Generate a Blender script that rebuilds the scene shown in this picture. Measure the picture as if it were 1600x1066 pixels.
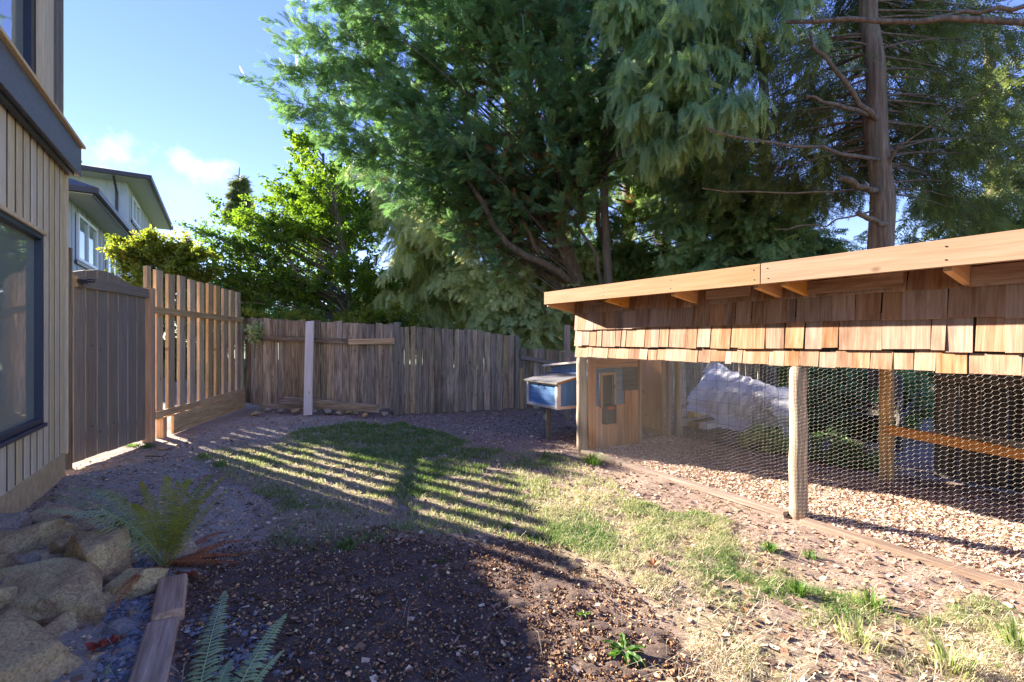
import bpy, bmesh, math, random
import numpy as np
from mathutils import Vector, Matrix, noise as mnoise

random.seed(7)
RNG = np.random.default_rng(7)
S = bpy.context.scene
COL = S.collection
for o in list(bpy.data.objects):
    bpy.data.objects.remove(o)

# ------------------------------------------------------------------ camera, sky, sun, exposure
cam_d = bpy.data.cameras.new('camera')
cam = bpy.data.objects.new('camera', cam_d)
COL.objects.link(cam)
F = 733.0
H = 1.3
cam_d.sensor_width = 36
cam_d.lens = F / 1600 * 36
cam_d.clip_end = 2000
cam.location = (0, 0, H)
cam.rotation_euler = (math.radians(90), 0, 0)
S.camera = cam

SUN = Vector((-1.0, 0.70, 0.0)).normalized()
SUN_TAN = 0.36
SUN_EL = math.atan(SUN_TAN)
sun_dir = Vector((SUN.x * math.cos(SUN_EL), SUN.y * math.cos(SUN_EL), math.sin(SUN_EL)))

world = bpy.data.worlds.new('World')
S.world = world
world.use_nodes = True
wn, wl = world.node_tree.nodes, world.node_tree.links
wn.clear()
w_out = wn.new('ShaderNodeOutputWorld')
w_bg = wn.new('ShaderNodeBackground')
sky = wn.new('ShaderNodeTexSky')
sky.sky_type = 'NISHITA'
sky.sun_disc = False
sky.sun_elevation = SUN_EL
sky.sun_rotation = math.atan2(SUN.x, SUN.y)
sky.air_density = 1.0
sky.dust_density = 0.0
sky.ozone_density = 3.0
w_bg.inputs['Strength'].default_value = 0.10
# two soft clouds low in the sky, placed by direction
geo = wn.new('ShaderNodeNewGeometry')
cloud_sum = None


def wmath(op, a, b=None, c=None):
    n = wn.new('ShaderNodeMath')
    n.operation = op
    for i, v in enumerate((a, b, c)):
        if v is None:
            continue
        if isinstance(v, (int, float)):
            n.inputs[i].default_value = v
        else:
            wl.new(v, n.inputs[i])
    return n.outputs[0]


w_tc = wn.new('ShaderNodeTexCoord')
wv = w_tc.outputs['Generated']
w_noise = wn.new('ShaderNodeTexNoise')
w_noise.inputs['Scale'].default_value = 16
w_noise.inputs['Detail'].default_value = 7
w_noise.inputs['Roughness'].default_value = 0.6
wl.new(wv, w_noise.inputs['Vector'])
for (px, py, r, amp, fl) in ((316, 262, .062, 1.0, 2.2), (186, 243, .066, .85, 1.7), (240, 285, .10, .18, 2.4)):
    d = Vector(((px - 800) / F, 1, (533 - py) / F)).normalized()
    vs = wn.new('ShaderNodeVectorMath'); vs.operation = 'SUBTRACT'
    wl.new(wv, vs.inputs[0]); vs.inputs[1].default_value = d
    vm = wn.new('ShaderNodeVectorMath'); vm.operation = 'MULTIPLY'
    wl.new(vs.outputs[0], vm.inputs[0]); vm.inputs[1].default_value = (1, 1, fl)
    ln = wn.new('ShaderNodeVectorMath'); ln.operation = 'LENGTH'
    wl.new(vm.outputs[0], ln.inputs[0])
    e = wmath('SUBTRACT', 1.0, wmath('DIVIDE', ln.outputs['Value'], r))
    e = wmath('ADD', e, wmath('MULTIPLY', wmath('SUBTRACT', w_noise.outputs['Fac'], .52), 2.9))
    e = wmath('MULTIPLY', wmath('SMOOTH_MIN', wmath('MAXIMUM', e, 0), 1.0, .3), amp)
    cloud_sum = e if cloud_sum is None else wmath('MAXIMUM', cloud_sum, e)
w_mix = wn.new('ShaderNodeMixRGB')
w_mix.inputs['Color2'].default_value = (2.0, 2.05, 2.1, 1)
wl.new(wmath('MINIMUM', cloud_sum, .85), w_mix.inputs['Fac'])
sk = wn.new('ShaderNodeVectorMath'); sk.operation = 'SCALE'; sk.inputs['Scale'].default_value = 1 / 4.6
wl.new(sky.outputs[0], sk.inputs[0])
sg = wn.new('ShaderNodeGamma'); sg.inputs['Gamma'].default_value = 0.62
wl.new(sk.outputs[0], sg.inputs['Color'])
sh = wn.new('ShaderNodeHueSaturation'); sh.inputs['Saturation'].default_value = 1.50; sh.inputs['Hue'].default_value = .540; sh.inputs['Value'].default_value = 2.75
wl.new(sg.outputs[0], sh.inputs['Color'])
wl.new(sh.outputs[0], w_mix.inputs['Color1'])
wl.new(w_mix.outputs[0], w_bg.inputs['Color'])
wl.new(w_bg.outputs[0], w_out.inputs['Surface'])

sun_d = bpy.data.lights.new('sun', 'SUN')
sun_o = bpy.data.objects.new('sun', sun_d)
COL.objects.link(sun_o)
sun_d.energy = 4.2
sun_d.angle = math.radians(0.5)
sun_d.color = (1.0, 0.92, 0.82)
sun_o.rotation_euler = sun_dir.to_track_quat('Z', 'Y').to_euler()

S.view_settings.view_transform = 'Standard'
S.view_settings.look = 'None'
S.view_settings.exposure = 2.82
S.view_settings.gamma = 1
S.view_settings.use_curve_mapping = False
S.render.engine = 'CYCLES'
S.cycles.max_bounces = 8
S.cycles.transparent_max_bounces = 8


# ------------------------------------------------------------------ placing
def WP(px, py, Y):
    return Vector(((px - 800) / F * Y, Y, H + (533 - py) / F * Y))


def GP(px, py, z=0.0):
    Y = F * (H - z) / (py - 533)
    return Vector(((px - 800) / F * Y, Y, z))


WM = {}


def attach(o, M, parent=None):
    WM[o] = M.copy()
    if parent is not None:
        o.parent = parent
        o.matrix_basis = WM[parent].inverted() @ M
    else:
        o.matrix_basis = M
    return o


def thing(name, label, cat, loc, group=None):
    o = bpy.data.objects.new(name, None)
    o.empty_display_size = .1
    COL.objects.link(o)
    attach(o, Matrix.Translation(Vector(loc)))
    o['label'] = label
    o['category'] = cat
    if group:
        o['group'] = group
    return o


def tag(o, label, cat=None, group=None):
    o['label'] = label
    if cat:
        o['category'] = cat
    if group:
        o['group'] = group
    return o


def link_mesh(name, me, mat, M, parent=None):
    o = bpy.data.objects.new(name, me)
    COL.objects.link(o)
    if mat is not None and len(me.materials) == 0:
        me.materials.append(mat)
    attach(o, M, parent)
    return o


def np_mesh(name, V, T, mat, parent=None, attrs=None, smooth=False, origin=None):
    """V (n,3), T (m,3) or (m,4) -> one mesh object, world coordinates in"""
    V = np.asarray(V, dtype=np.float64)
    if origin is None:
        mn = V.min(0); mx = V.max(0)
        origin = np.array([(mn[0] + mx[0]) / 2, (mn[1] + mx[1]) / 2, mn[2]])
    origin = np.asarray(origin, dtype=np.float64)
    Vl = (V - origin).astype(np.float32)
    me = bpy.data.meshes.new(name)
    k = T.shape[1]
    me.vertices.add(len(Vl)); me.vertices.foreach_set('co', Vl.ravel())
    me.loops.add(T.size); me.loops.foreach_set('vertex_index', T.ravel().astype(np.int32))
    me.polygons.add(len(T))
    me.polygons.foreach_set('loop_start', np.arange(0, T.size, k, dtype=np.int32))
    me.polygons.foreach_set('loop_total', np.full(len(T), k, dtype=np.int32))
    me.update(calc_edges=True)
    me.polygons.foreach_set('use_smooth', np.full(len(T), smooth, dtype=bool))
    if attrs:
        for an, av in attrs.items():
            a = me.attributes.new(an, 'FLOAT', 'POINT')
            a.data.foreach_set('value', np.asarray(av, dtype=np.float32))
    return link_mesh(name, me, mat, Matrix.Translation(Vector(origin)), parent)


class MB:
    def __init__(self):
        self.v, self.f, self.n = [], [], 0

    def add(self, V, Fc):
        self.v.append(np.asarray(V, float))
        for f in Fc:
            self.f.append([i + self.n for i in f])
        self.n += len(V)

    def box(self, c, x, y, z, sx, sy, sz):
        c, x, y, z = (np.array(a, float) for a in (c, x, y, z))
        V = [c + x * sx * a / 2 + y * sy * b / 2 + z * sz * d / 2 for a in (-1, 1) for b in (-1, 1) for d in (-1, 1)]
        self.add(V, [(0, 1, 3, 2), (4, 6, 7, 5), (0, 4, 5, 1), (2, 3, 7, 6), (0, 2, 6, 4), (1, 5, 7, 3)])

    def tube(self, pts, rad, seg=8, cap=True):
        pts = [Vector(p) for p in pts]
        n = len(pts)
        if isinstance(rad, (int, float)):
            rad = [rad] * n
        up = Vector((0, 0, 1))
        V = []
        for i, p in enumerate(pts):
            t = (pts[min(i + 1, n - 1)] - pts[max(i - 1, 0)]).normalized()
            a = t.cross(up if abs(t.z) < .95 else Vector((1, 0, 0))).normalized()
            b = t.cross(a)
            for k in range(seg):
                an = 2 * math.pi * k / seg
                V.append(p + (a * math.cos(an) + b * math.sin(an)) * rad[i])
        Fc = []
        for i in range(n - 1):
            for k in range(seg):
                k2 = (k + 1) % seg
                Fc.append((i * seg + k, i * seg + k2, (i + 1) * seg + k2, (i + 1) * seg + k))
        if cap:
            Fc.append(tuple(range(seg))[::-1])
            Fc.append(tuple((n - 1) * seg + k for k in range(seg)))
        self.add([tuple(v) for v in V], Fc)

    def build(self, name, mat, parent=None, smooth=False, bevel=0):
        V = np.concatenate(self.v)
        mn, mx = V.min(0), V.max(0)
        org = np.array([(mn[0] + mx[0]) / 2, (mn[1] + mx[1]) / 2, mn[2]])
        me = bpy.data.meshes.new(name)
        me.from_pydata((V - org).tolist(), [], self.f)
        bm = bmesh.new(); bm.from_mesh(me)
        bmesh.ops.recalc_face_normals(bm, faces=bm.faces)
        if bevel:
            bmesh.ops.bevel(bm, geom=[e for e in bm.edges if e.calc_face_angle(0) > .6], offset=bevel, segments=1, affect='EDGES')
        bm.to_mesh(me); bm.free()
        if smooth:
            me.polygons.foreach_set('use_smooth', [True] * len(me.polygons))
        return link_mesh(name, me, mat, Matrix.Translation(Vector(org)), parent)


def plank(name, a, b, width, thick, wdir, mat, parent=None, bevel=.003, jag=0.0, top=None, tw=0.0):
    """board from a to b (local z), width along wdir (local x)"""
    a, b = Vector(a), Vector(b)
    z = (b - a); L = z.length; z.normalize()
    x = Vector(wdir); x = (x - z * x.dot(z)).normalized()
    y = z.cross(x)
    bm = bmesh.new()
    bmesh.ops.create_cube(bm, size=1)
    for v in bm.verts:
        v.co = Vector((v.co.x * width, v.co.y * thick, (v.co.z + .5) * L))
    for v in bm.verts:
        if v.co.z > L * .5:
            if top is not None:
                v.co.z += top * v.co.x / width
            v.co.x *= 1 + random.uniform(-tw, tw)
            v.co.z += random.uniform(-jag, jag)
        else:
            v.co.z += random.uniform(-jag, jag) * .5
    if bevel:
        bmesh.ops.bevel(bm, geom=bm.edges[:], offset=min(bevel, thick * .3), segments=1, affect='EDGES')
    me = bpy.data.meshes.new(name)
    bm.to_mesh(me); bm.free()
    R = Matrix((x, y, z)).transposed().to_4x4()
    return link_mesh(name, me, mat, Matrix.Translation(a) @ R, parent)


# ------------------------------------------------------------------ value noise (numpy)
def _h(ix, iy, seed):
    n = (ix.astype(np.int64) * 374761393 + iy.astype(np.int64) * 668265263 + seed * 1442695041) & 0xffffffff
    n = ((n ^ (n >> 13)) * 1274126177) & 0xffffffff
    n = (n ^ (n >> 16)) & 0xffffffff
    return n / 4294967295.0


def vn(x, y, seed=0):
    ix, iy = np.floor(x), np.floor(y)
    fx, fy = x - ix, y - iy
    fx = fx * fx * (3 - 2 * fx); fy = fy * fy * (3 - 2 * fy)
    a, b = _h(ix, iy, seed), _h(ix + 1, iy, seed)
    c, d = _h(ix, iy + 1, seed), _h(ix + 1, iy + 1, seed)
    return (a * (1 - fx) + b * fx) * (1 - fy) + (c * (1 - fx) + d * fx) * fy - .5


def fbm(x, y, f, o=4, seed=0, g=.5):
    r = 0; a = 1.0
    for i in range(o):
        r = r + a * vn(x * f, y * f, seed + i * 17)
        f *= 2.03; a *= g
    return r


def inpoly(px, py, poly):
    r = np.zeros(px.shape, bool)
    n = len(poly); j = n - 1
    for i in range(n):
        xi, yi = poly[i]; xj, yj = poly[j]
        c = ((yi > py) != (yj > py)) & (px < (xj - xi) * (py - yi) / (yj - yi + 1e-9) + xi)
        r ^= c
        j = i
    return r


ZONES = {
    'soil': [(290, 1200), (300, 960), (330, 895), (400, 862), (500, 838), (590, 826), (680, 838), (745, 862), (850, 850), (930, 905), (985, 960),
             (1040, 1000), (1120, 1040), (1200, 1200)],
    'gravel': [(60, 840), (100, 735), (240, 700), (380, 655), (480, 640), (600, 660), (470, 680), (420, 700), (330, 720), (330, 760), (400, 780),
               (400, 860), (330, 895), (290, 960), (290, 1200), (-100, 1200)],
    'green': [(470, 668), (560, 660), (680, 668), (720, 690), (790, 705), (740, 745), (690, 738), (650, 800), (630, 800), (610, 730), (500, 700), (440, 690)],  # greener grass; its lower tongue paints in the top rail's cast shadow
    'lawn': [(300, 712), (400, 695), (480, 668), (560, 660), (690, 668), (760, 700), (870, 715), (960, 745), (1040, 800), (1110, 840), (1010, 880), (900, 872), (830, 865),
             (700, 838), (560, 828), (440, 800), (370, 760)],
    'sparse': [(400, 770), (560, 820), (640, 835), (560, 860), (440, 850), (390, 810)],
    'meadow': [(850, 780), (1000, 780), (1120, 820), (1220, 880), (1330, 915), (1460, 955), (1620, 1000), (1640, 1200), (1180, 1200), (1090, 1010),
               (1010, 965), (960, 905), (900, 872), (840, 850)],
    'chips': [(900, 708), (1000, 690), (1060, 684), (1230, 720), (1400, 745), (1800, 810), (1800, 985), (1620, 926), (1245, 812)],
}


def zone(name, X, Y, jit=14, seed=0):
    ys = np.maximum(Y, .3)
    px = 800 + F * X / ys
    py = 533 + F * H / ys
    sc = np.clip(3.5 / ys, .35, 2.5)
    jx = fbm(X, Y, 1.7, 4, seed + 3) * jit * 4 * sc
    jy = fbm(X, Y, 1.7, 4, seed + 9) * jit * 2.2 * sc
    return inpoly(px + jx, py + jy, ZONES[name]) & (Y > .3)


# ------------------------------------------------------------------ coop frame
P1 = Vector((0.794, 5.54, 0))
U = Vector((.526, -.850, 0)).normalized()
W_ = Vector((.850, .526, 0)).normalized()
UP = Vector((0, 0, 1))


def CP(u, w, z=0.0):
    return P1 + U * u + W_ * w + UP * z


def coop_uw(X, Y):
    dx, dy = X - P1.x, Y - P1.y
    return dx * U.x + dy * U.y, dx * W_.x + dy * W_.y


def gh(X, Y):
    """ground height"""
    X = np.asarray(X, float); Y = np.asarray(Y, float)
    z = fbm(X, Y, .55, 3, 5) * .045 + fbm(X, Y, 3.0, 3, 11) * .018
    z = z + .05 * np.exp(-((X + 1.0) ** 2 + (Y - 2.2) ** 2) / .5) * .4
    # pile of soil under the boulders on the left, small bank by the house
    z = z + .10 * np.exp(-((X + 3.0) ** 2 / .5 + (Y - 2.7) ** 2 / .8))
    far = np.clip((np.hypot(X, Y) - 14) / 30, 0, 1)
    u, w = coop_uw(X, Y)
    ins = (u > -.02) & (u < 5) & (w > 0.0) & (w < 1.75)
    z = np.where(ins, z * .4 + .015 + fbm(X, Y, 6, 2, 51) * .02, z)
    return z * (1 - far * .5)


def ghs(x, y):
    return float(gh(np.array([x]), np.array([y]))[0])


# ------------------------------------------------------------------ materials
def new_mat(name):
    m = bpy.data.materials.new(name)
    m.use_nodes = True
    nt = m.node_tree
    nt.nodes.clear()
    out = nt.nodes.new('ShaderNodeOutputMaterial')
    b = nt.nodes.new('ShaderNodeBsdfPrincipled')
    nt.links.new(b.outputs[0], out.inputs['Surface'])
    return m, nt, b, out


def nd(nt, t, **kw):
    n = nt.nodes.new(t)
    for k, v in kw.items():
        if k in n.inputs:
            n.inputs[k].default_value = v
        else:
            setattr(n, k, v)
    return n


def ramp(nt, fac, stops):
    r = nt.nodes.new('ShaderNodeValToRGB')
    el = r.color_ramp.elements
    el[0].position, el[0].color = stops[0][0], (*stops[0][1], 1)
    el[1].position, el[1].color = stops[-1][0], (*stops[-1][1], 1)
    for p, c in stops[1:-1]:
        e = el.new(p); e.color = (*c, 1)
    nt.links.new(fac, r.inputs[0])
    return r.outputs[0]


def mathn(nt, op, a, b=0.0):
    n = nt.nodes.new('ShaderNodeMath'); n.operation = op
    for i, v in enumerate((a, b)):
        if isinstance(v, (int, float)):
            n.inputs[i].default_value = v
        else:
            nt.links.new(v, n.inputs[i])
    return n.outputs[0]


def mixc(nt, fac, a, b, mode='MIX'):
    n = nt.nodes.new('ShaderNodeMixRGB'); n.blend_type = mode
    for i, v in enumerate((fac, a, b)):
        if isinstance(v, (int, float)):
            n.inputs[i].default_value = v
        elif isinstance(v, tuple):
            n.inputs[i].default_value = (*v, 1)
        else:
            nt.links.new(v, n.inputs[i])
    return n.outputs[0]


def objcoord(nt, scale):
    tc = nt.nodes.new('ShaderNodeTexCoord')
    oi = nt.nodes.new('ShaderNodeObjectInfo')
    off = nt.nodes.new('ShaderNodeVectorMath'); off.operation = 'SCALE'
    cmb = nt.nodes.new('ShaderNodeCombineXYZ')
    cmb.inputs[0].default_value = 37; cmb.inputs[1].default_value = 61; cmb.inputs[2].default_value = 23
    nt.links.new(cmb.outputs[0], off.inputs[0]); nt.links.new(oi.outputs['Random'], off.inputs['Scale'])
    ad = nt.nodes.new('ShaderNodeVectorMath'); ad.operation = 'ADD'
    nt.links.new(tc.outputs['Object'], ad.inputs[0]); nt.links.new(off.outputs[0], ad.inputs[1])
    mp = nt.nodes.new('ShaderNodeMapping'); mp.inputs['Scale'].default_value = scale
    nt.links.new(ad.outputs[0], mp.inputs['Vector'])
    return mp.outputs[0], ad.outputs[0], oi.outputs['Random']


def noise_tex(nt, vec, scale, detail=5, rough=.6):
    n = nt.nodes.new('ShaderNodeTexNoise')
    n.inputs['Scale'].default_value = scale
    n.inputs['Detail'].default_value = detail
    n.inputs['Roughness'].default_value = rough
    if vec is not None:
        nt.links.new(vec, n.inputs['Vector'])
    return n.outputs['Fac']


def wood(name, dark, mid, light, rough=.8, fine=55, vary=.25, stain=None, stain_amt=.5, bump=.25, knots=True, hue=.0):
    m, nt, b, out = new_mat(name)
    v, raw, rnd = objcoord(nt, (1, 1, .045))
    g = noise_tex(nt, v, fine, 6, .65)
    c = ramp(nt, g, [(.30, dark), (.52, mid), (.72, light)])
    v2, _, _ = objcoord(nt, (1, 1, .18))
    big = noise_tex(nt, v2, 9, 4, .6)
    if stain:
        c = mixc(nt, mathn(nt, 'MULTIPLY', ramp(nt, big, [(.50, (0, 0, 0)), (.68, (1, 1, 1))]), stain_amt), c, stain)
    if knots:
        vo = nt.nodes.new('ShaderNodeTexVoronoi'); vo.inputs['Scale'].default_value = 3.2
        mp = nt.nodes.new('ShaderNodeMapping'); mp.inputs['Scale'].default_value = (1.6, .02, 1)
        nt.links.new(raw, mp.inputs['Vector']); nt.links.new(mp.outputs[0], vo.inputs['Vector'])
        k = ramp(nt, vo.outputs['Distance'], [(.05, (1, 1, 1)), (.11, (0, 0, 0))])
        c = mixc(nt, mathn(nt, 'MULTIPLY', k, .7), c, tuple(x * .45 for x in dark))
    hs = nt.nodes.new('ShaderNodeHueSaturation')
    nt.links.new(c, hs.inputs['Color'])
    nt.links.new(mathn(nt, 'ADD', mathn(nt, 'MULTIPLY', rnd, 2 * vary), 1 - vary), hs.inputs['Value'])
    r2 = mathn(nt, 'FRACT', mathn(nt, 'MULTIPLY', rnd, 13.7))
    nt.links.new(mathn(nt, 'ADD', mathn(nt, 'MULTIPLY', r2, .4), .8), hs.inputs['Saturation'])
    nt.links.new(hs.outputs[0], b.inputs['Base Color'])
    b.inputs['Roughness'].default_value = rough
    b.inputs['Specular IOR Level'].default_value = .25
    bp = nt.nodes.new('ShaderNodeBump'); bp.inputs['Strength'].default_value = bump; bp.inputs['Distance'].default_value = .01
    nt.links.new(g, bp.inputs['Height']); nt.links.new(bp.outputs[0], b.inputs['Normal'])
    return m


def plain(name, c, rough=.6, spec=.4, nscale=30, namt=.15, metal=0, bump=.05):
    m, nt, b, out = new_mat(name)
    v, raw, rnd = objcoord(nt, (1, 1, 1))
    g = noise_tex(nt, v, nscale, 5, .6)
    cc = ramp(nt, g, [(.3, tuple(x * (1 - namt) for x in c)), (.7, tuple(min(1, x * (1 + namt)) for x in c))])
    g2 = noise_tex(nt, v, nscale * .12, 3, .6)
    cc = mixc(nt, mathn(nt, 'MULTIPLY', g2, namt * 1.2), cc, tuple(x * .6 for x in c))
    nt.links.new(cc, b.inputs['Base Color'])
    b.inputs['Roughness'].default_value = rough
    b.inputs['Specular IOR Level'].default_value = spec
    b.inputs['Metallic'].default_value = metal
    if bump:
        bp = nt.nodes.new('ShaderNodeBump'); bp.inputs['Strength'].default_value = bump * 4; bp.inputs['Distance'].default_value = .004
        nt.links.new(g, bp.inputs['Height']); nt.links.new(bp.outputs[0], b.inputs['Normal'])
    return m


def scat_mat(name, stops, rough=.85, trans=0.0, spec=.2, sheen=0, attr='rnd'):
    """colour by per-point attribute; optional light through thin leaves"""
    m, nt, b, out = new_mat(name)
    at = nt.nodes.new('ShaderNodeAttribute'); at.attribute_name = attr
    c = ramp(nt, at.outputs['Fac'], stops)
    nt.links.new(c, b.inputs['Base Color'])
    b.inputs['Roughness'].default_value = rough
    b.inputs['Specular IOR Level'].default_value = spec
    if trans:
        t = nt.nodes.new('ShaderNodeBsdfTranslucent')
        hs = nt.nodes.new('ShaderNodeHueSaturation')
        hs.inputs['Value'].default_value = 1.9; hs.inputs['Saturation'].default_value = 1.12; hs.inputs['Hue'].default_value = .487
        nt.links.new(c, hs.inputs['Color']); nt.links.new(hs.outputs[0], t.inputs['Color'])
        mx = nt.nodes.new('ShaderNodeMixShader'); mx.inputs[0].default_value = trans
        nt.links.new(b.outputs[0], mx.inputs[1]); nt.links.new(t.outputs[0], mx.inputs[2])
        nt.links.new(mx.outputs[0], out.inputs['Surface'])
    return m


def rock_mat(name, stops, nscale=7, rust=.5):
    m, nt, b, out = new_mat(name)
    v, raw, rnd = objcoord(nt, (1, 1, 1))
    g = noise_tex(nt, v, nscale, 8, .68)
    c = ramp(nt, g, stops)
    g2 = noise_tex(nt, v, nscale * .5, 4, .6)
    c = mixc(nt, mathn(nt, 'MULTIPLY', ramp(nt, g2, [(.52, (0, 0, 0)), (.66, (1, 1, 1))]), rust), c, (.30, .17, .07))
    g3 = noise_tex(nt, v, nscale * 14, 4, .7)
    c = mixc(nt, .8, c, ramp(nt, g3, [(.3, (.30, .29, .28)), (.6, (1.0, 1.0, 1.0))]), 'MULTIPLY')
    vo = nt.nodes.new('ShaderNodeTexVoronoi'); vo.feature = 'DISTANCE_TO_EDGE'; vo.inputs['Scale'].default_value = nscale * 1.1
    nt.links.new(v, vo.inputs['Vector'])
    c = mixc(nt, mathn(nt, 'MULTIPLY', ramp(nt, vo.outputs['Distance'], [(.0, (1, 1, 1)), (.02, (0, 0, 0))]), .35 if rust else 0.0), c, (.06, .05, .04))
    nt.links.new(c, b.inputs['Base Color'])
    b.inputs['Roughness'].default_value = .85
    b.inputs['Specular IOR Level'].default_value = .3
    bp = nt.nodes.new('ShaderNodeBump'); bp.inputs['Strength'].default_value = 1.0; bp.inputs['Distance'].default_value = .02
    nt.links.new(mathn(nt, 'ADD', mathn(nt, 'MULTIPLY', g3, .5), g), bp.inputs['Height']); nt.links.new(bp.outputs[0], b.inputs['Normal'])
    return m


M = {}
M['shingle'] = wood('cedar_shingle', (0.252, 0.130, 0.069), (0.363, 0.219, 0.137), (0.432, 0.288, 0.206), fine=60, vary=.16, stain=(0.154, 0.069, 0.030), stain_amt=.8)
M['fascia'] = wood('new_fir', (0.242, 0.139, 0.077), (0.305, 0.181, 0.105), (0.347, 0.219, 0.138), fine=40, vary=.06, bump=.1)
M['rafter'] = wood('rafter_fir', (.46, .22, .08), (.58, .31, .13), (.64, .38, .18), fine=40, vary=.1, bump=.1)
M['plywood'] = wood('orange_board', (.38, .17, .06), (.50, .25, .10), (.58, .32, .15), fine=24, vary=.14, stain=(.25, .10, .04), stain_amt=.3, bump=.1)
M['sill_wood'] = wood('dirty_sill_board', (.15, .10, .07), (.28, .20, .15), (.40, .30, .23), fine=50, vary=.1, stain=(.20, .14, .10), stain_amt=.9, bump=.6)
M['end_wood'] = wood('orange_end_board', (0.240, 0.090, 0.030), (0.390, 0.165, 0.060), (0.510, 0.240, 0.090), fine=24, vary=.14, stain=(0.150, 0.060, 0.030), stain_amt=.4, bump=.1)
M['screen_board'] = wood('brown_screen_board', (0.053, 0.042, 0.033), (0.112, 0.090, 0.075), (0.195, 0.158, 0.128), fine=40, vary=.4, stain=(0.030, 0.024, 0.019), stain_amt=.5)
M['grey_wood'] = wood('weathered_board', (0.114, 0.086, 0.056), (0.351, 0.266, 0.174), (0.621, 0.499, 0.338), fine=60, vary=.36, stain=(0.101, 0.072, 0.044), stain_amt=.75, bump=.6)
M['grey_post'] = wood('weathered_post', (0.126, 0.108, 0.076), (0.270, 0.234, 0.170), (0.396, 0.342, 0.255), fine=50, vary=.15, bump=.5)
M['picket'] = wood('picket_board', (0.337, 0.218, 0.113), (0.556, 0.382, 0.212), (0.723, 0.536, 0.317), fine=55, vary=.18, stain=(0.235, 0.138, 0.068), stain_amt=.4)
M['picket_new'] = wood('new_post', (0.399, 0.220, 0.110), (0.522, 0.320, 0.176), (0.589, 0.400, 0.253), fine=45, vary=.08)
M['round_post'] = wood('round_pole', (0.199, 0.148, 0.101), (0.346, 0.266, 0.182), (0.461, 0.368, 0.273), fine=60, vary=.08, bump=.6)
M['dark_board_and_shade'] = wood('dark_board_and_shade', (.012, .010, .009), (.03, .025, .022), (.05, .042, .036), fine=40, vary=.3)  # near black, for dark boards and for painted shade in the end wall
M['white_plank'] = wood('primed_plank', (0.550, 0.475, 0.408), (0.700, 0.625, 0.552), (0.775, 0.700, 0.624), fine=30, vary=.05, bump=.1)
M['timber'] = wood('edging_timber', (0.312, 0.181, 0.093), (0.559, 0.341, 0.195), (0.760, 0.494, 0.296), fine=45, vary=.12, stain=(0.179, 0.104, 0.054), stain_amt=.6, bump=.5)
M['siding'] = wood('painted_siding', (0.600, 0.463, 0.278), (0.799, 0.628, 0.396), (0.850, 0.729, 0.481), fine=70, vary=.05, knots=False, bump=.35)
M['siding_shade'] = wood('siding_groove_shade', (0.038, 0.029, 0.017), (0.054, 0.041, 0.025), (0.066, 0.049, 0.032), fine=70, vary=.05, knots=False)  # shade of the grooves put into the wall colour behind the battens
M['siding_upper'] = wood('upper_siding', (0.180, 0.156, 0.114), (0.240, 0.210, 0.156), (0.288, 0.252, 0.192), fine=70, vary=.05, knots=False)
M['slate_trim'] = plain('dark_trim_paint', (0.155, 0.151, 0.156), .55, .4, 40, .25)
M['concrete'] = plain('foundation_concrete', (0.683, 0.488, 0.256), .9, .2, 14, .2, bump=.15)
M['black_metal'] = plain('black_metal', (.015, .015, .017), .4, .5, 60, .2)
M['window_frame'] = plain('dark_window_frame', (.035, .045, .07), .4, .5, 60, .2)
M['gate'] = wood('gate_paint', (0.173, 0.137, 0.107), (0.225, 0.187, 0.146), (0.264, 0.221, 0.176), fine=60, vary=.06, knots=False, bump=.25)
M['blue_paint'] = wood('blue_paint', (0.085, 0.181, 0.360), (0.115, 0.234, 0.450), (0.150, 0.287, 0.506), fine=40, vary=.06, knots=False, bump=.2)
M['blue_dull'] = wood('dull_blue_paint', (0.067, 0.095, 0.134), (0.095, 0.129, 0.179), (0.123, 0.157, 0.213), fine=40, vary=.08, knots=False, bump=.2)
M['white_trim'] = wood('worn_white_trim', (0.405, 0.342, 0.288), (0.558, 0.495, 0.441), (0.630, 0.576, 0.540), fine=50, vary=.08, knots=False, stain=(0.360, 0.234, 0.144), stain_amt=.5)
M['roof_felt'] = plain('grey_roof_felt', (.16, .155, .16), .9, .2, 90, .3)
M['tarp'] = plain('silver_tarp', (0.697, 0.697, 0.706), .45, .5, 22, .12, bump=.25)
M['tarp_line'] = plain('dark_seam', (.05, .05, .06), .8, .2, 22, .2)
M['nb_siding'] = wood('blue_grey_siding', (0.393, 0.408, 0.400), (0.466, 0.478, 0.470), (0.524, 0.536, 0.517), fine=20, vary=.05, knots=False, bump=.1)
M['nb_soffit'] = plain('soffit_paint', (0.468, 0.463, 0.432), .7, .3, 10, .08)
M['nb_trim'] = plain('brown_gutter', (.055, .045, .045), .5, .4, 20, .2)
M['nb_roof'] = plain('cedar_roof', (.13, .13, .135), .95, .1, 9, .45, bump=.3)
M['white_frame'] = plain('white_frame', (.72, .73, .74), .5, .4, 30, .05)
M['wire'] = plain('galvanised_wire', (.145, .122, .098), .5, .4, 200, .2, metal=.35, bump=0)
M['wire_dark'] = plain('dark_wire', (.05, .05, .05), .5, .4, 200, .2, metal=.3, bump=0)
M['bark'] = wood('red_brown_bark', (0.072, 0.053, 0.034), (0.181, 0.134, 0.085), (0.291, 0.235, 0.154), fine=26, vary=.12, stain=(0.061, 0.078, 0.054), stain_amt=.5, bump=1.0)
M['bark_grey'] = wood('grey_bark', (0.068, 0.057, 0.042), (0.150, 0.128, 0.098), (0.255, 0.225, 0.175), fine=26, vary=.12, bump=1.0)
M['cut_wood'] = wood('cut_wood', (.38, .20, .08), (.52, .30, .14), (.6, .38, .2), fine=40, vary=.05, knots=False)
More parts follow.
